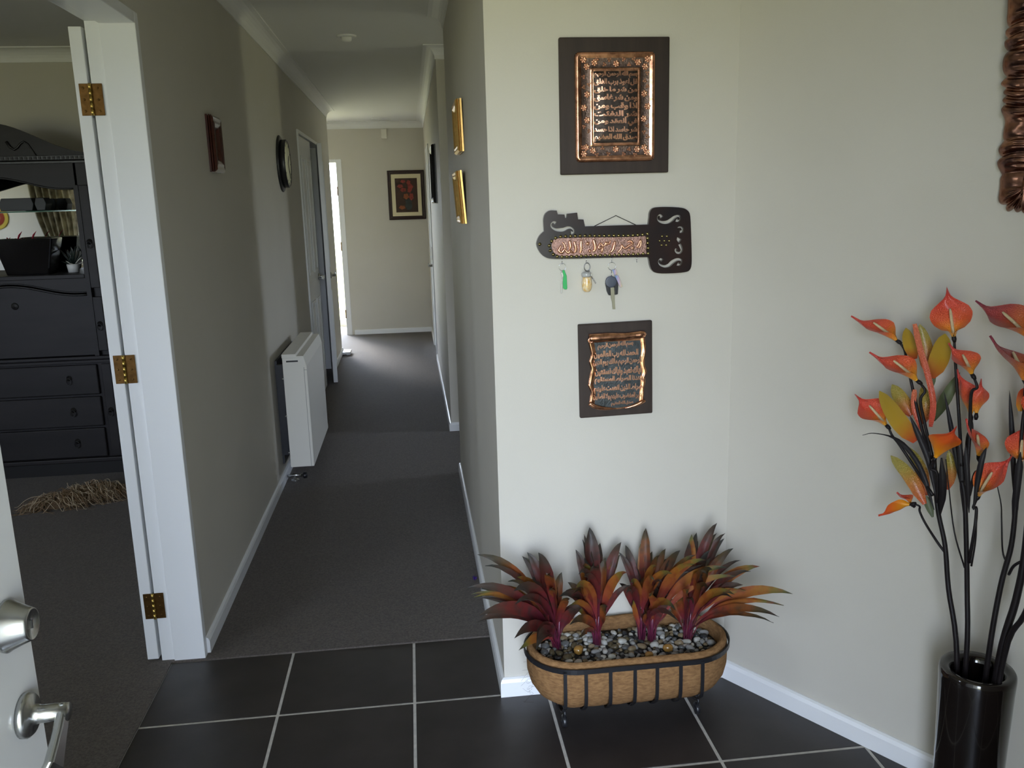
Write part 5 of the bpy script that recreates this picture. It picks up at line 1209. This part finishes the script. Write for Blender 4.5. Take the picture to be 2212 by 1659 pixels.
stemline(s2_, [P5(540, 470, oV), P5(565, 320, oV+0.01), P5(572, 180, oV+0.01)], 0.0022, 0.0012)
# --- spray 3 (right)
s3_ = thing('calla_spray', root_in_vase(0.6), 'third spray from the left in the vase, with wine-edged orange callas', 'flower spray', 'calla sprays in the vase')
stemline(s3_, [root_in_vase(0.6), P5(638, 1020, oV+0.012), P5(710, 600, oV+0.005), P5(775, 350, oV), P5(800, 120, oV), (1165, 1450, oV)], 0.0062, 0.0048, 'stem')
b = calla(s3_, (1245, 405), (905, 135), 0.046, (0.35, 0.6, 0.85), C_WINE, 0.13, 0.02); stemline(s3_, [b, (1235, 700, 0.12), (1210, 1100, 0.12), (1180, 1400, oV)], 0.0026, 0.004)
b = calla(s3_, (1225, 712), (1022, 380), 0.046, (0.75, 0.5, 0.6), C_WINE, 0.16, 0.0); stemline(s3_, [b, (1215, 950, 0.15), (1190, 1300, oV)], 0.0026, 0.004)
b = calla(s3_, (1195, 1275), (1225, 985), 0.034, (-0.2, 0.2, 1.0), C_RED, 0.15, 0.0); stemline(s3_, [b, (1180, 1400, 0.14), (1165, 1600, oV)], 0.0026, 0.004)
blade(s3_, 'dark_blade', [(1150, 1500, oV), (1140, 1150, 0.12), (1118, 772, 0.11)], 0.0080, M_STEM, 0.12)
blade(s3_, 'dark_blade', [(1140, 1680, oV), (1170, 1450, oV+0.01), (1195, 1200, oV+0.01)], 0.010, M_STEM, 0.13, [(0, 0.15), (0.3, 0.9), (0.8, 1), (1, 0.1)])
blade(s3_, 'petal', [(1190, 920, 0.11), (1205, 830, 0.11), (1215, 760, 0.10)], 0.010, C_ORA, 0.1, PKL)
stemline(s3_, [P5(748, 450, oV), P5(724, 380, oV), P5(718, 200, oV+0.01), (1060, 1560, 0.13), (1030, 1415, 0.13)], 0.0022, 0.001)
# --- sprays 4 and 5 lean out of the picture
s4_ = thing('calla_spray', root_in_vase(-0.2), 'thick dark stem spray leaning right in the vase, fourth from the left', 'flower spray', 'calla sprays in the vase')
stemline(s4_, [root_in_vase(-0.2), P5(700, 1050, oV+0.02), P5(800, 680, oV+0.02), P5(850, 430, oV+0.02), P5(885, 100, oV+0.02), (1300, 1300, oV+0.02)], 0.0085, 0.006, 'stem')
b = calla(s4_, (1310, 1000), (1390, 700), 0.040, (0, 0.2, 1.0), C_RED, 0.18, 0.0); stemline(s4_, [b, (1305, 1150, 0.17), (1295, 1400, oV+0.02)], 0.0026, 0.004)
b = calla(s4_, (1390, 1400), (1500, 1150), 0.038, (0, 0.2, 1.0), C_ORA, 0.18, 0.0); stemline(s4_, [b, (1340, 1600, 0.17), P5(850, 430, oV+0.02)], 0.0026, 0.004)
stemline(s4_, [P5(760, 520, oV+0.01), P5(790, 470, oV+0.02), P5(840, 440, oV+0.02)], 0.003, 0.003)
s5_ = thing('calla_spray', root_in_vase(-0.9), 'rightmost spray stem in the vase, leaning steeply out to the right', 'flower spray', 'calla sprays in the vase')
stemline(s5_, [root_in_vase(-0.9), P5(730, 1010, oV+0.03), P5(850, 760, oV+0.05), P5(960, 500, oV+0.07), P5(1050, 200, oV+0.08)], 0.0065, 0.0045, 'stem')
b = calla(s5_, (1500, 1600), (1650, 1350), 0.038, (0, 0.3, 1.0), C_RED, 0.21, 0.0); stemline(s5_, [b, P5(1050, 200, oV+0.08)], 0.0026, 0.004)

# ================================================================ scalloped copper mirror on the angled wall
mt0, mt1, mz0, mz1 = 0.690, 1.13, 1.418, 2.06
mir = thing('copper_mirror', WA+WD*((mt0+mt1)/2)+Vector((0, 0, mz0)), 'mirror in a ruffled scalloped copper frame on the angled wall', 'mirror')
def wpt(t, z, off): return WA+WD*t+Vector((0, 0, z))+WN*(off+0.001+(z-mz0)*0.077)      # it leans forward a little from its hook
FW = 0.082; rc = 0.05
def loop_pt(s):
    """position and outward normal round a rounded rectangle, s in metres"""
    w, h = mt1-mt0-2*rc, mz1-mz0-2*rc; q = math.pi/2*rc; segs = [w, q, h, q, w, q, h, q]; per = sum(segs); s %= per
    cx0, cx1, cz0, cz1 = mt0+rc, mt1-rc, mz0+rc, mz1-rc
    if s < w: return (cx0+s, mz0, 0, -1)
    s -= w
    if s < q: a = -HP+s/rc; return (cx1+math.cos(a)*rc, cz0+math.sin(a)*rc, math.cos(a), math.sin(a))
    s -= q
    if s < h: return (mt1, cz0+s, 1, 0)
    s -= h
    if s < q: a = s/rc; return (cx1+math.cos(a)*rc, cz1+math.sin(a)*rc, math.cos(a), math.sin(a))
    s -= q
    if s < w: return (cx1-s, mz1, 0, 1)
    s -= w
    if s < q: a = HP+s/rc; return (cx0+math.cos(a)*rc, cz1+math.sin(a)*rc, math.cos(a), math.sin(a))
    s -= q
    if s < h: return (mt0, cz1-s, -1, 0)
    s -= h
    a = math.pi+s/rc; return (cx0+math.cos(a)*rc, cz0+math.sin(a)*rc, math.cos(a), math.sin(a))
PER = 2*(mt1-mt0-2*rc)+2*(mz1-mz0-2*rc)+2*math.pi*rc
NL = 58; NS = NL*16
def fr_pt(u, v):
    s = u*PER; ph = u*NL+0.7*math.sin(2*math.pi*7*u)+0.5*math.sin(2*math.pi*17*u+1)+2; li = int(ph); f = ph-li; amp = 0.7+0.8*((li*7919) % 13)/13
    t, z, nx, nz = loop_pt(s)
    sc = abs(math.sin(math.pi*f))**0.7
    out = 0.009*sc*amp*(1-v)**0.8
    skew = 0.010*math.sin(v*3)*math.sin(u*NL*0.9)
    w = v*FW
    h = (0.004+0.026*math.sin(math.pi*min(1, v*0.92+0.06))**0.6)*(0.55+0.45*sc) + 0.0030*math.sin(f*4*2*math.pi+li*1.3)*min(1, max(0, v-0.25)*4)*(1-v)*2
    if v == 0: h = 0.001
    return wpt(t+nx*(out-w)+(-nz)*skew, z+nz*(out-w)+nx*skew, h)
M_OLDCU = mat('aged_copper', (0.40, 0.20, 0.13), 0.26, 1.0, noise=0.6, nscale=30, col2=(0.13, 0.07, 0.06), bump=0.2, bscale=90)
MB().grid(NS, 14, fr_pt, closed_u=True).build('ruffled_frame', M_OLDCU, mir)
MB().slab([wpt(t, z, 0.004) for t, z in ((mt0+FW-0.01, mz0+FW-0.01), (mt1-FW+0.01, mz0+FW-0.01), (mt1-FW+0.01, mz1-FW+0.01), (mt0+FW-0.01, mz1-FW+0.01))], WN*0.003).build('mirror_glass', M_MIRROR, mir)
# ================================================================ lounge seen through the doorway
CY = 4.93                                    # cabinet front
M_CAB = mat('ebonised_wood', (0.020, 0.017, 0.018), 0.5, spec=0.3, noise=0.4, nscale=10, stretch=(0.2, 1, 1), bump=0.05, bscale=120)
M_CABD = mat('ebonised_edge', (0.008, 0.007, 0.007), 0.4)
cab = thing('display_cabinet', (-2.18, 5.18, 0), 'large ebonised wooden wall cabinet with mirror-backed niche in the lounge', 'cabinet')
cx, hw, sw = -2.18, 0.415, 0.40
x0, x1 = cx-hw, cx+hw; X0, X1 = x0-sw, x1+sw
MB().box(X0+0.01, X1-0.01, CY+0.03, 5.44, 0.004, 0.09).build('plinth', M_CABD, cab)
MB().box(X0, X1, CY+0.02, 5.44, 0.09, 0.66).build('lower_carcass', M_CAB, cab, bevel=0.003)
MB().box(X0-0.012, X1+0.012, CY-0.006, 5.44, 0.082, 0.108).build('base_moulding', M_CAB, cab, bevel=0.006, seg=3)
MB().box(X0-0.012, X1+0.012, CY-0.008, 5.44, 0.655, 0.672).box(X0-0.02, X1+0.02, CY-0.016, 5.44, 0.678, 0.694).box(X0, X1, CY, 5.44, 0.672, 0.678).build('waist_moulding', M_CAB, cab, bevel=0.004, seg=3)
def pull(p, parent):
    o = MB().lathe(p, (0, -1, 0), [(0.016, 0), (0.014, 0.003), (0.006, 0.005), (0.005, 0.012)], 12).build('drawer_pull', M_CABD, parent)
    MB().tube([Vector(p)+Vector((math.cos(a)*0.013, -0.013, -0.016+math.sin(a)*0.018)) for a in [2*math.pi*k/14 for k in range(14)]], 0.0025, 6, closed=True).build('drop_ring', M_CABD, o)
for z0_, z1_ in ((0.475, 0.645), (0.292, 0.462), (0.112, 0.280)):
    d = MB().box(x0+0.012, x1-0.012, CY, CY+0.03, z0_, z1_).build('drawer', M_CAB, cab, bevel=0.006, seg=2)
    for dx in (-0.25, 0.25): pull((cx+dx, CY, (z0_+z1_)/2+0.012), d)
def cab_door(xa, xb, za_, zb_, arch=False, glass=False):
    d = MB().box(xa, xa+0.05, CY+0.005, CY+0.03, za_, zb_).box(xb-0.05, xb, CY+0.005, CY+0.03, za_, zb_).box(xa+0.05, xb-0.05, CY+0.005, CY+0.03, za_, za_+0.055).box(xa+0.05, xb-0.05, CY+0.005, CY+0.03, zb_-0.055, zb_)
    o = d.build('cabinet_door', M_CAB, cab, bevel=0.003)
    if glass: MB().box(xa+0.05, xb-0.05, CY+0.016, CY+0.019, za_+0.055, zb_-0.055).build('glass_panel', M_MIRROR, o)
    else:
        MB().box(xa+0.05, xb-0.05, CY+0.018, CY+0.028, za_+0.055, zb_-0.055).build('sunk_panel', M_CABD, o)
        MB().box(xa+0.075, xb-0.075, CY+0.008, CY+0.02, za_+0.08, zb_-0.08).build('raised_panel', M_CAB, o, bevel=0.008)
    s_ = xa+0.025 if xa > cx else xb-0.025
    pull((s_, CY+0.005, (za_+zb_)/2 if not glass else za_+0.25), o)
for xa, xb in ((X0+0.01, x0-0.01), (x1+0.01, X1-0.01)):
    cab_door(xa, xb, 0.115, 0.645); cab_door(xa, xb, 0.72, 1.02); cab_door(xa, xb, 1.07, 1.62, glass=True)
# upper carcass: sides, back, shelf floor, frieze with arched opening
MB().box(X0, X0+0.02, CY+0.02, 5.44, 0.694, 1.74).box(x0-0.012, x0+0.012, CY, 5.44, 0.694, 1.74).box(x1-0.012, x1+0.012, CY, 5.44, 0.694, 1.74).box(X1-0.02, X1, CY+0.02, 5.44, 0.694, 1.74).box(X0, X1, 5.42, 5.44, 0.694, 1.74).box(X0, x0, CY+0.031, CY+0.034, 0.694, 1.74).box(x1, X1, CY+0.031, CY+0.034, 0.694, 1.74).build('upper_carcass', M_CAB, cab)
MB().box(x0+0.012, x1-0.012, CY-0.004, 5.42, 1.125, 1.148).build('niche_floor', M_CAB, cab, bevel=0.003)
def arc(t):   # ogee arch, t in -1..1
    a = abs(t); s = 0.5+0.5*math.cos(math.pi*min(1, a/0.86)) ; return s
N_ = 40
xs_ = [x0+0.012+(x1-x0-0.024)*k/N_ for k in range(N_+1)]
def arch_panel(name, zlow, amp, ztop, y0_, y1_, top_arch=False):
    mb = MB()
    for k in range(N_):
        ta, tb2 = (xs_[k]-cx)/hw, (xs_[k+1]-cx)/hw
        if not top_arch: mb.add([(xs_[k], y0_, zlow+amp*arc(ta)), (xs_[k+1], y0_, zlow+amp*arc(tb2)), (xs_[k+1], y0_, ztop), (xs_[k], y0_, ztop), (xs_[k], y1_, zlow+amp*arc(ta)), (xs_[k+1], y1_, zlow+amp*arc(tb2)), (xs_[k+1], y1_, ztop), (xs_[k], y1_, ztop)], [(0, 1, 2, 3), (7, 6, 5, 4), (0, 4, 5, 1), (3, 2, 6, 7)])
        else: mb.add([(xs_[k], y0_, zlow), (xs_[k+1], y0_, zlow), (xs_[k+1], y0_, ztop+amp*arc(tb2)), (xs_[k], y0_, ztop+amp*arc(ta)), (xs_[k], y1_, zlow), (xs_[k+1], y1_, zlow), (xs_[k+1], y1_, ztop+amp*arc(tb2)), (xs_[k], y1_, ztop+amp*arc(ta))], [(0, 1, 2, 3), (7, 6, 5, 4), (0, 4, 5, 1), (3, 2, 6, 7)])
    return mb.build(name, M_CAB, cab)
arch_panel('frieze', 1.600, 0.065, 1.74, CY, CY+0.022)
def arch_bead(zlow, amp, y, r, m_): MB().tube([(x, y, zlow+amp*arc((x-cx)/hw)) for x in xs_], r, 6).build('arch_bead', m_, cab)
arch_bead(1.602, 0.065, CY-0.001, 0.005, M_CABD)
MB().box(X0, x0, CY, CY+0.022, 1.62, 1.74).box(x1, X1, CY, CY+0.022, 1.62, 1.74).build('side_frieze', M_CAB, cab)
arch_panel('fall_front', 0.70, 0.058, 1.030, CY+0.004, CY+0.02, True)
arch_panel('fall_front_surround', 1.046, 0.058, 1.126, CY+0.006, CY+0.02)
arch_bead(1.034, 0.058, CY+0.002, 0.006, M_CABD); arch_bead(1.048, 0.058, CY+0.004, 0.004, M_CABD)
k_ = MB().lathe((cx+0.02, CY+0.004, 0.985), (0, -1, 0), [(0.02, 0), (0.016, 0.003), (0.006, 0.005), (0, 0.008)], 12).build('escutcheon', M_CABD, cab)
# cornice and pediment
MB().box(X0-0.012, X1+0.012, CY-0.012, 5.44, 1.735, 1.748).box(X0-0.022, X1+0.022, CY-0.024, 5.44, 1.752, 1.775).box(X0-0.005, X1+0.005, CY-0.006, 5.44, 1.748, 1.752).build('cornice', M_CABD, cab, bevel=0.004, seg=2)
dn = MB()
for k in range(70): dn.box(X0+0.005+k*0.0232, X0+0.018+k*0.0232, CY-0.028, CY-0.024, 1.756, 1.770)
dn.build('dentils', M_CAB, cab)
pd = MB(); n_ = 48
def pz(x): t = abs(x-cx)/(hw+sw); return 1.79+0.16*(0.5+0.5*math.cos(math.pi*min(1, t/0.62)))
for k in range(n_):
    xa = X0+(X1-X0)*k/n_; xb = X0+(X1-X0)*(k+1)/n_
    pd.add([(xa, CY, 1.775), (xb, CY, 1.775), (xb, CY, pz(xb)), (xa, CY, pz(xa)), (xa, CY+0.02, 1.775), (xb, CY+0.02, 1.775), (xb, CY+0.02, pz(xb)), (xa, CY+0.02, pz(xa))], [(0, 1, 2, 3), (7, 6, 5, 4), (0, 4, 5, 1), (3, 2, 6, 7)])
pd.build('pediment', M_CAB, cab)
cv = MB()
for s in (-1, 1):
    cv.tube([(cx+s*(0.10+0.035*k*0.5), CY-0.004, 1.85-0.03*math.sin(k*0.9)-0.006*k) for k in range(9)], [0.008, 0.007, 0.006, 0.006, 0.005, 0.005, 0.004, 0.003, 0.002], 6)
cv.build('carved_scroll', M_CABD, cab)
MB().box(x0+0.012, x1-0.012, 5.24, 5.25, 1.148, 1.72).build('niche_mirror', M_MIRROR, cab)
MB().box(x0+0.013, x1-0.013, CY+0.10, 5.235, 1.486, 1.492).build('glass_shelf', mat('green_glass_edge', (0.10, 0.35, 0.22), 0.1, trans=0.6), cab)
# ---- objects in the niche
SHY = 5.08
g0, g1 = onY(8, 453, SHY), onY(105, 448, SHY)
bk = thing('glass_box', ((g0.x+g1.x)/2, SHY, 1.492), 'dark faceted box lying on the glass shelf of the cabinet', 'box')
MB().slab([(g0.x, SHY-0.04, 1.494), (g0.x+0.165, SHY-0.04, 1.494), (g0.x+0.175, SHY-0.04, 1.53), (g0.x+0.165, SHY-0.04, 1.562), (g0.x+0.01, SHY-0.04, 1.562), (g0.x-0.004, SHY-0.04, 1.53)], (0, 0.09, 0)).build('body', mat('black_lacquer', (0.006, 0.008, 0.008), 0.5), bk, bevel=0.003)
MB().slab([(g0.x+0.185, SHY-0.03, 1.494), (g1.x-0.008, SHY-0.03, 1.494), (g1.x+0.002, SHY-0.03, 1.53), (g1.x-0.008, SHY-0.03, 1.562), (g0.x+0.185, SHY-0.03, 1.562), (g0.x+0.175, SHY-0.03, 1.53)], (0, 0.08, 0)).build('lid_end', mat('black_lacquer', (0.006, 0.008, 0.008), 0.5), bk, bevel=0.003)
pc = onY(70, 588, 5.06)
pz0 = 1.149
pot = thing('square_pot', (pc.x, 5.06, pz0), 'glossy black tapered pot in the cabinet niche with a red sprig', 'plant pot')
def frust(x, y, z0_, z1_, a0, b0, a1, b1, n=4):
    lo = [(x+sx*a0, y+sy*b0, z0_) for sx, sy in ((-1, -1), (1, -1), (1, 1), (-1, 1))]; hi = [(x+sx*a1, y+sy*b1, z1_) for sx, sy in ((-1, -1), (1, -1), (1, 1), (-1, 1))]
    return lo+hi, [(3, 2, 1, 0), (0, 1, 5, 4), (1, 2, 6, 5), (2, 3, 7, 6), (3, 0, 4, 7)]
v_, f_ = frust(pc.x, 5.06, pz0, pz0+0.195, 0.108, 0.055, 0.152, 0.075)
MB().add(v_, f_).build('pot_body', mat('black_ceramic', (0.006, 0.005, 0.005), 0.12), pot, bevel=0.006, solid=0.008)
MB().box(pc.x-0.14, pc.x+0.14, 5.06-0.064, 5.06+0.064, pz0+0.16, pz0+0.165).build('soil', M_CABD, pot)
sg = MB()
for dx, dz, a in ((-0.045, 0.235, 0.5), (0.03, 0.235, 0.7)):
    p0 = Vector((pc.x+dx-0.02, 5.06, pz0+0.16)); p1 = Vector((pc.x+dx+0.025, 5.05, pz0+dz))
    sg.tube([p0, p0.lerp(p1, 0.6)+Vector((0, 0, 0.01)), p1], [0.003, 0.008, 0.001], 6, flat=0.4)
sg.build('red_sprig', mat('crimson_petal', (0.45, 0.02, 0.05), 0.5), pot)
bq = thing('silk_bouquet', (pc.x-0.150, 5.18, pz0), 'small red and yellow silk bouquet beside the black pot in the cabinet', 'bouquet')
fr_ = random.Random(5)
MR_, MY_, MG_ = mat('silk_red', (0.55, 0.02, 0.02), 0.6), mat('silk_yellow', (0.65, 0.50, 0.04), 0.6), mat('silk_green', (0.04, 0.07, 0.03), 0.7)
st_ = MB(); bc = Vector((pc.x-0.150, 5.18, pz0))
for k in range(16):
    p = bc+Vector((fr_.uniform(-0.060, 0.030), fr_.uniform(-0.030, 0.030), fr_.uniform(0.05, 0.19)))
    st_.tube([bc+Vector((0, 0, 0.002)), bc.lerp(p, 0.6), p], 0.0014, 4)
    b_ = MB()
    for j in range(6):
        a = j*math.pi/3; d_ = Vector((math.cos(a), -0.45, math.sin(a)))
        b_.tube([p, p+d_*0.010, p+d_*0.019], [0.002, 0.007, 0.002], 5, flat=0.35)
    b_.build('blossom', MR_ if p.z > bc.z+0.11 else MY_, bq)
st_.build('stalks', MG_, bq)
wp_ = thing('trailing_plant', (pc.x+0.21, 5.10, pz0), 'small dark-leaved plant with white flowers at the right of the cabinet niche', 'plant')
lf_ = MB(); wf_ = MB(); c0 = Vector((pc.x+0.205, 5.10, pz0))
MB().lathe(c0, (0, 0, 1), [(0.028, 0), (0.034, 0.045), (0.030, 0.047), (0.028, 0.03)], 16).build('cup', mat('white_china', (0.75, 0.75, 0.72), 0.2), wp_)
for k in range(46):
    a = fr_.uniform(0, 6.28); e_ = fr_.uniform(0.02, 0.10); p1 = c0+Vector((math.cos(a)*e_*0.7, math.sin(a)*0.03, 0.05+fr_.uniform(0.0, 0.10)))
    (lf_ if k % 4 else wf_).tube([c0+Vector((0, 0, 0.035)), c0.lerp(p1, 0.7)+Vector((0, 0, 0.012)), p1], [0.001, 0.009, 0.001], 5, flat=0.3)
lf_.build('foliage', mat('dark_leaf', (0.012, 0.022, 0.018), 0.4), wp_); wf_.build('petals', mat('white_petal', (0.65, 0.64, 0.55), 0.6), wp_)
# ---- curtain, plate and opposite end of the lounge (seen in the cabinet mirror)
M_CURT = mat('patterned_curtain', (0.50, 0.46, 0.34), 0.8, noise=0.7, nscale=16, col2=(0.12, 0.10, 0.06), stretch=(1, 1, 0.6))
_ct = M_CURT.node_tree; _tr = _ct.nodes.new('ShaderNodeBsdfTranslucent'); _mx = _ct.nodes.new('ShaderNodeMixShader'); _mx.inputs[0].default_value = 0.35
_ob = _ct.nodes['Material Output']; _pb = _ct.nodes['Principled BSDF']
_ct.links.new(_pb.inputs['Base Color'].links[0].from_socket, _tr.inputs[0]); _ct.links.new(_pb.outputs[0], _mx.inputs[1]); _ct.links.new(_tr.outputs[0], _mx.inputs[2]); _ct.links.new(_mx.outputs[0], _ob.inputs[0])
for nm, lab, xa, xb in (('curtain', 'patterned beige curtain gathered at the side of the lounge window', -4.25, -3.74), ('curtain', 'patterned beige curtain gathered at the doorway side of the lounge window', -2.4, -1.95)):
    mid = (xa+xb)/2
    def cf_(u, v, xa=xa, xb=xb, mid=mid):
        z = 0.05+2.15*v; tie = 1-0.42*math.exp(-((v-0.40)/0.22)**2); lean_ = (0.18 if xa < -3 else -0.15)*math.exp(-((v-0.40)/0.3)**2)
        x = mid+(xa+(xb-xa)*u-mid)*tie+lean_*0.4
        return Vector((x, 0.07+0.035*math.sin(u*14*math.pi)*tie, z))
    tag(MB().grid(112, 26, cf_).build(nm, M_CURT, fix=False, solid=0.003), lab, 'curtain', 'lounge curtains')
rod = MB().tube([(-4.35, 0.07, 2.22), (-1.85, 0.07, 2.22)], 0.014, 10)
for x in (-4.35, -1.85): rod.lathe((x-0.0, 0.07, 2.22), (1 if x > -2 else -1, 0, 0), [(0.014, 0), (0.026, 0.01), (0.026, 0.03), (0, 0.045)], 12)
for x in (-4.2, -2.0): rod.box(x-0.01, x+0.01, -0.03, 0.07, 2.21, 2.23)
tag(rod.build('curtain_rod', M_BRASSPIN), 'brass curtain rod above the lounge window', 'curtain rod')
pp_ = thing('wall_plate', (-4.66, -0.03, 1.44), 'decorative yellow and red wall plate in the lounge, seen in the cabinet mirror', 'wall plate')
c_ = (-4.66, -0.029, 1.46)
for nm, r0_, h0_, col_ in (('rim', 0.135, 0.012, (0.55, 0.42, 0.08)), ('well', 0.095, 0.016, (0.35, 0.06, 0.04)), ('centre', 0.05, 0.019, (0.60, 0.50, 0.25))):
    MB().lathe(c_, (0, 1, 0), [(r0_, 0), (r0_, h0_*0.7), (r0_*0.96, h0_), (0, h0_*0.96)], 32).build(nm, mat('plate_'+nm, col_, 0.3), pp_)
# ---- tangled fleece on the lounge carpet
fr0 = thing('tangled_fleece', onZ(150, 1090, 0.004), 'heap of long tangled blond curls on the lounge carpet before the cabinet', 'fleece')
rr = random.Random(17)
a0, a1 = onZ(75, 1098, 0.02), onZ(262, 1062, 0.02)
def ridge(t): return math.sin(math.pi*min(1, max(0, 0.06+0.86*t)))**0.7
def fz(u, v):
    a = 2*math.pi*u; c = a0.lerp(a1, 0.10+0.85*v); w = math.sin(math.pi*min(1, max(0, v*0.97+0.015)))**0.6
    lump = 1+0.25*math.sin(v*17+a*2)+0.15*math.sin(v*31)
    return Vector((c.x, c.y+0.02+math.cos(a)*0.075*w, 0.005+max(0, math.sin(a))*0.062*w*lump))
MB().grid(22, 26, fz, closed_u=True).build('underfur', mat('tan_underfur', (0.24, 0.150, 0.080), 0.8, noise=0.5, nscale=45, col2=(0.12, 0.072, 0.038), bump=1.0, bscale=160), fr0)
def strands(n, r0, r1, m_, hi, spread):
    fl = MB()
    for k in range(n):
        t = rr.random(); base = a0.lerp(a1, 0.02+0.96*t); h = ridge(t)
        y = rr.uniform(-1, 1)
        p = Vector((base.x+rr.uniform(-0.02, 0.02), base.y+0.015+y*0.095*h, 0.014+(0.075*h)*math.sqrt(max(0, 1-y*y))*rr.uniform(0.75, 1.1)+hi*rr.random()**3))
        dirx = -1 if t < 0.25 and rr.random() < 0.8 else 1
        d = Vector((dirx*rr.uniform(0.5, 1.0), rr.uniform(-0.45, 0.25), rr.uniform(-0.15, 0.10))); ph = rr.uniform(0, 6.28); am = rr.uniform(0.006, spread); L_ = rr.uniform(0.06, 0.17); fq = rr.uniform(5, 11); pts = []
        for j in range(13):
            s = j/12; q = p+d*L_*s+Vector((math.sin(ph*2+s*fq)*am*0.6, math.cos(ph+s*fq)*am, math.sin(ph+s*fq)*am-0.055*s*s)); q.z = max(0.007, q.z); pts.append(q)
        ra = rr.uniform(r0, r1); fl.tube(pts, [ra*(0.5+0.5*math.sin(math.pi*min(1, 0.2+0.75*j/12))) for j in range(13)], 5, cap=False)
    o = fl.build('curls', m_, fr0); o['kind'] = 'stuff'
strands(480, 0.0010, 0.0019, mat('tan_curls', (0.27, 0.17, 0.09), 0.5, noise=0.4, nscale=30), 0.004, 0.016)
strands(170, 0.0009, 0.0017, mat('blond_curls', (0.66, 0.54, 0.37), 0.4, noise=0.3, nscale=30), 0.016, 0.022)
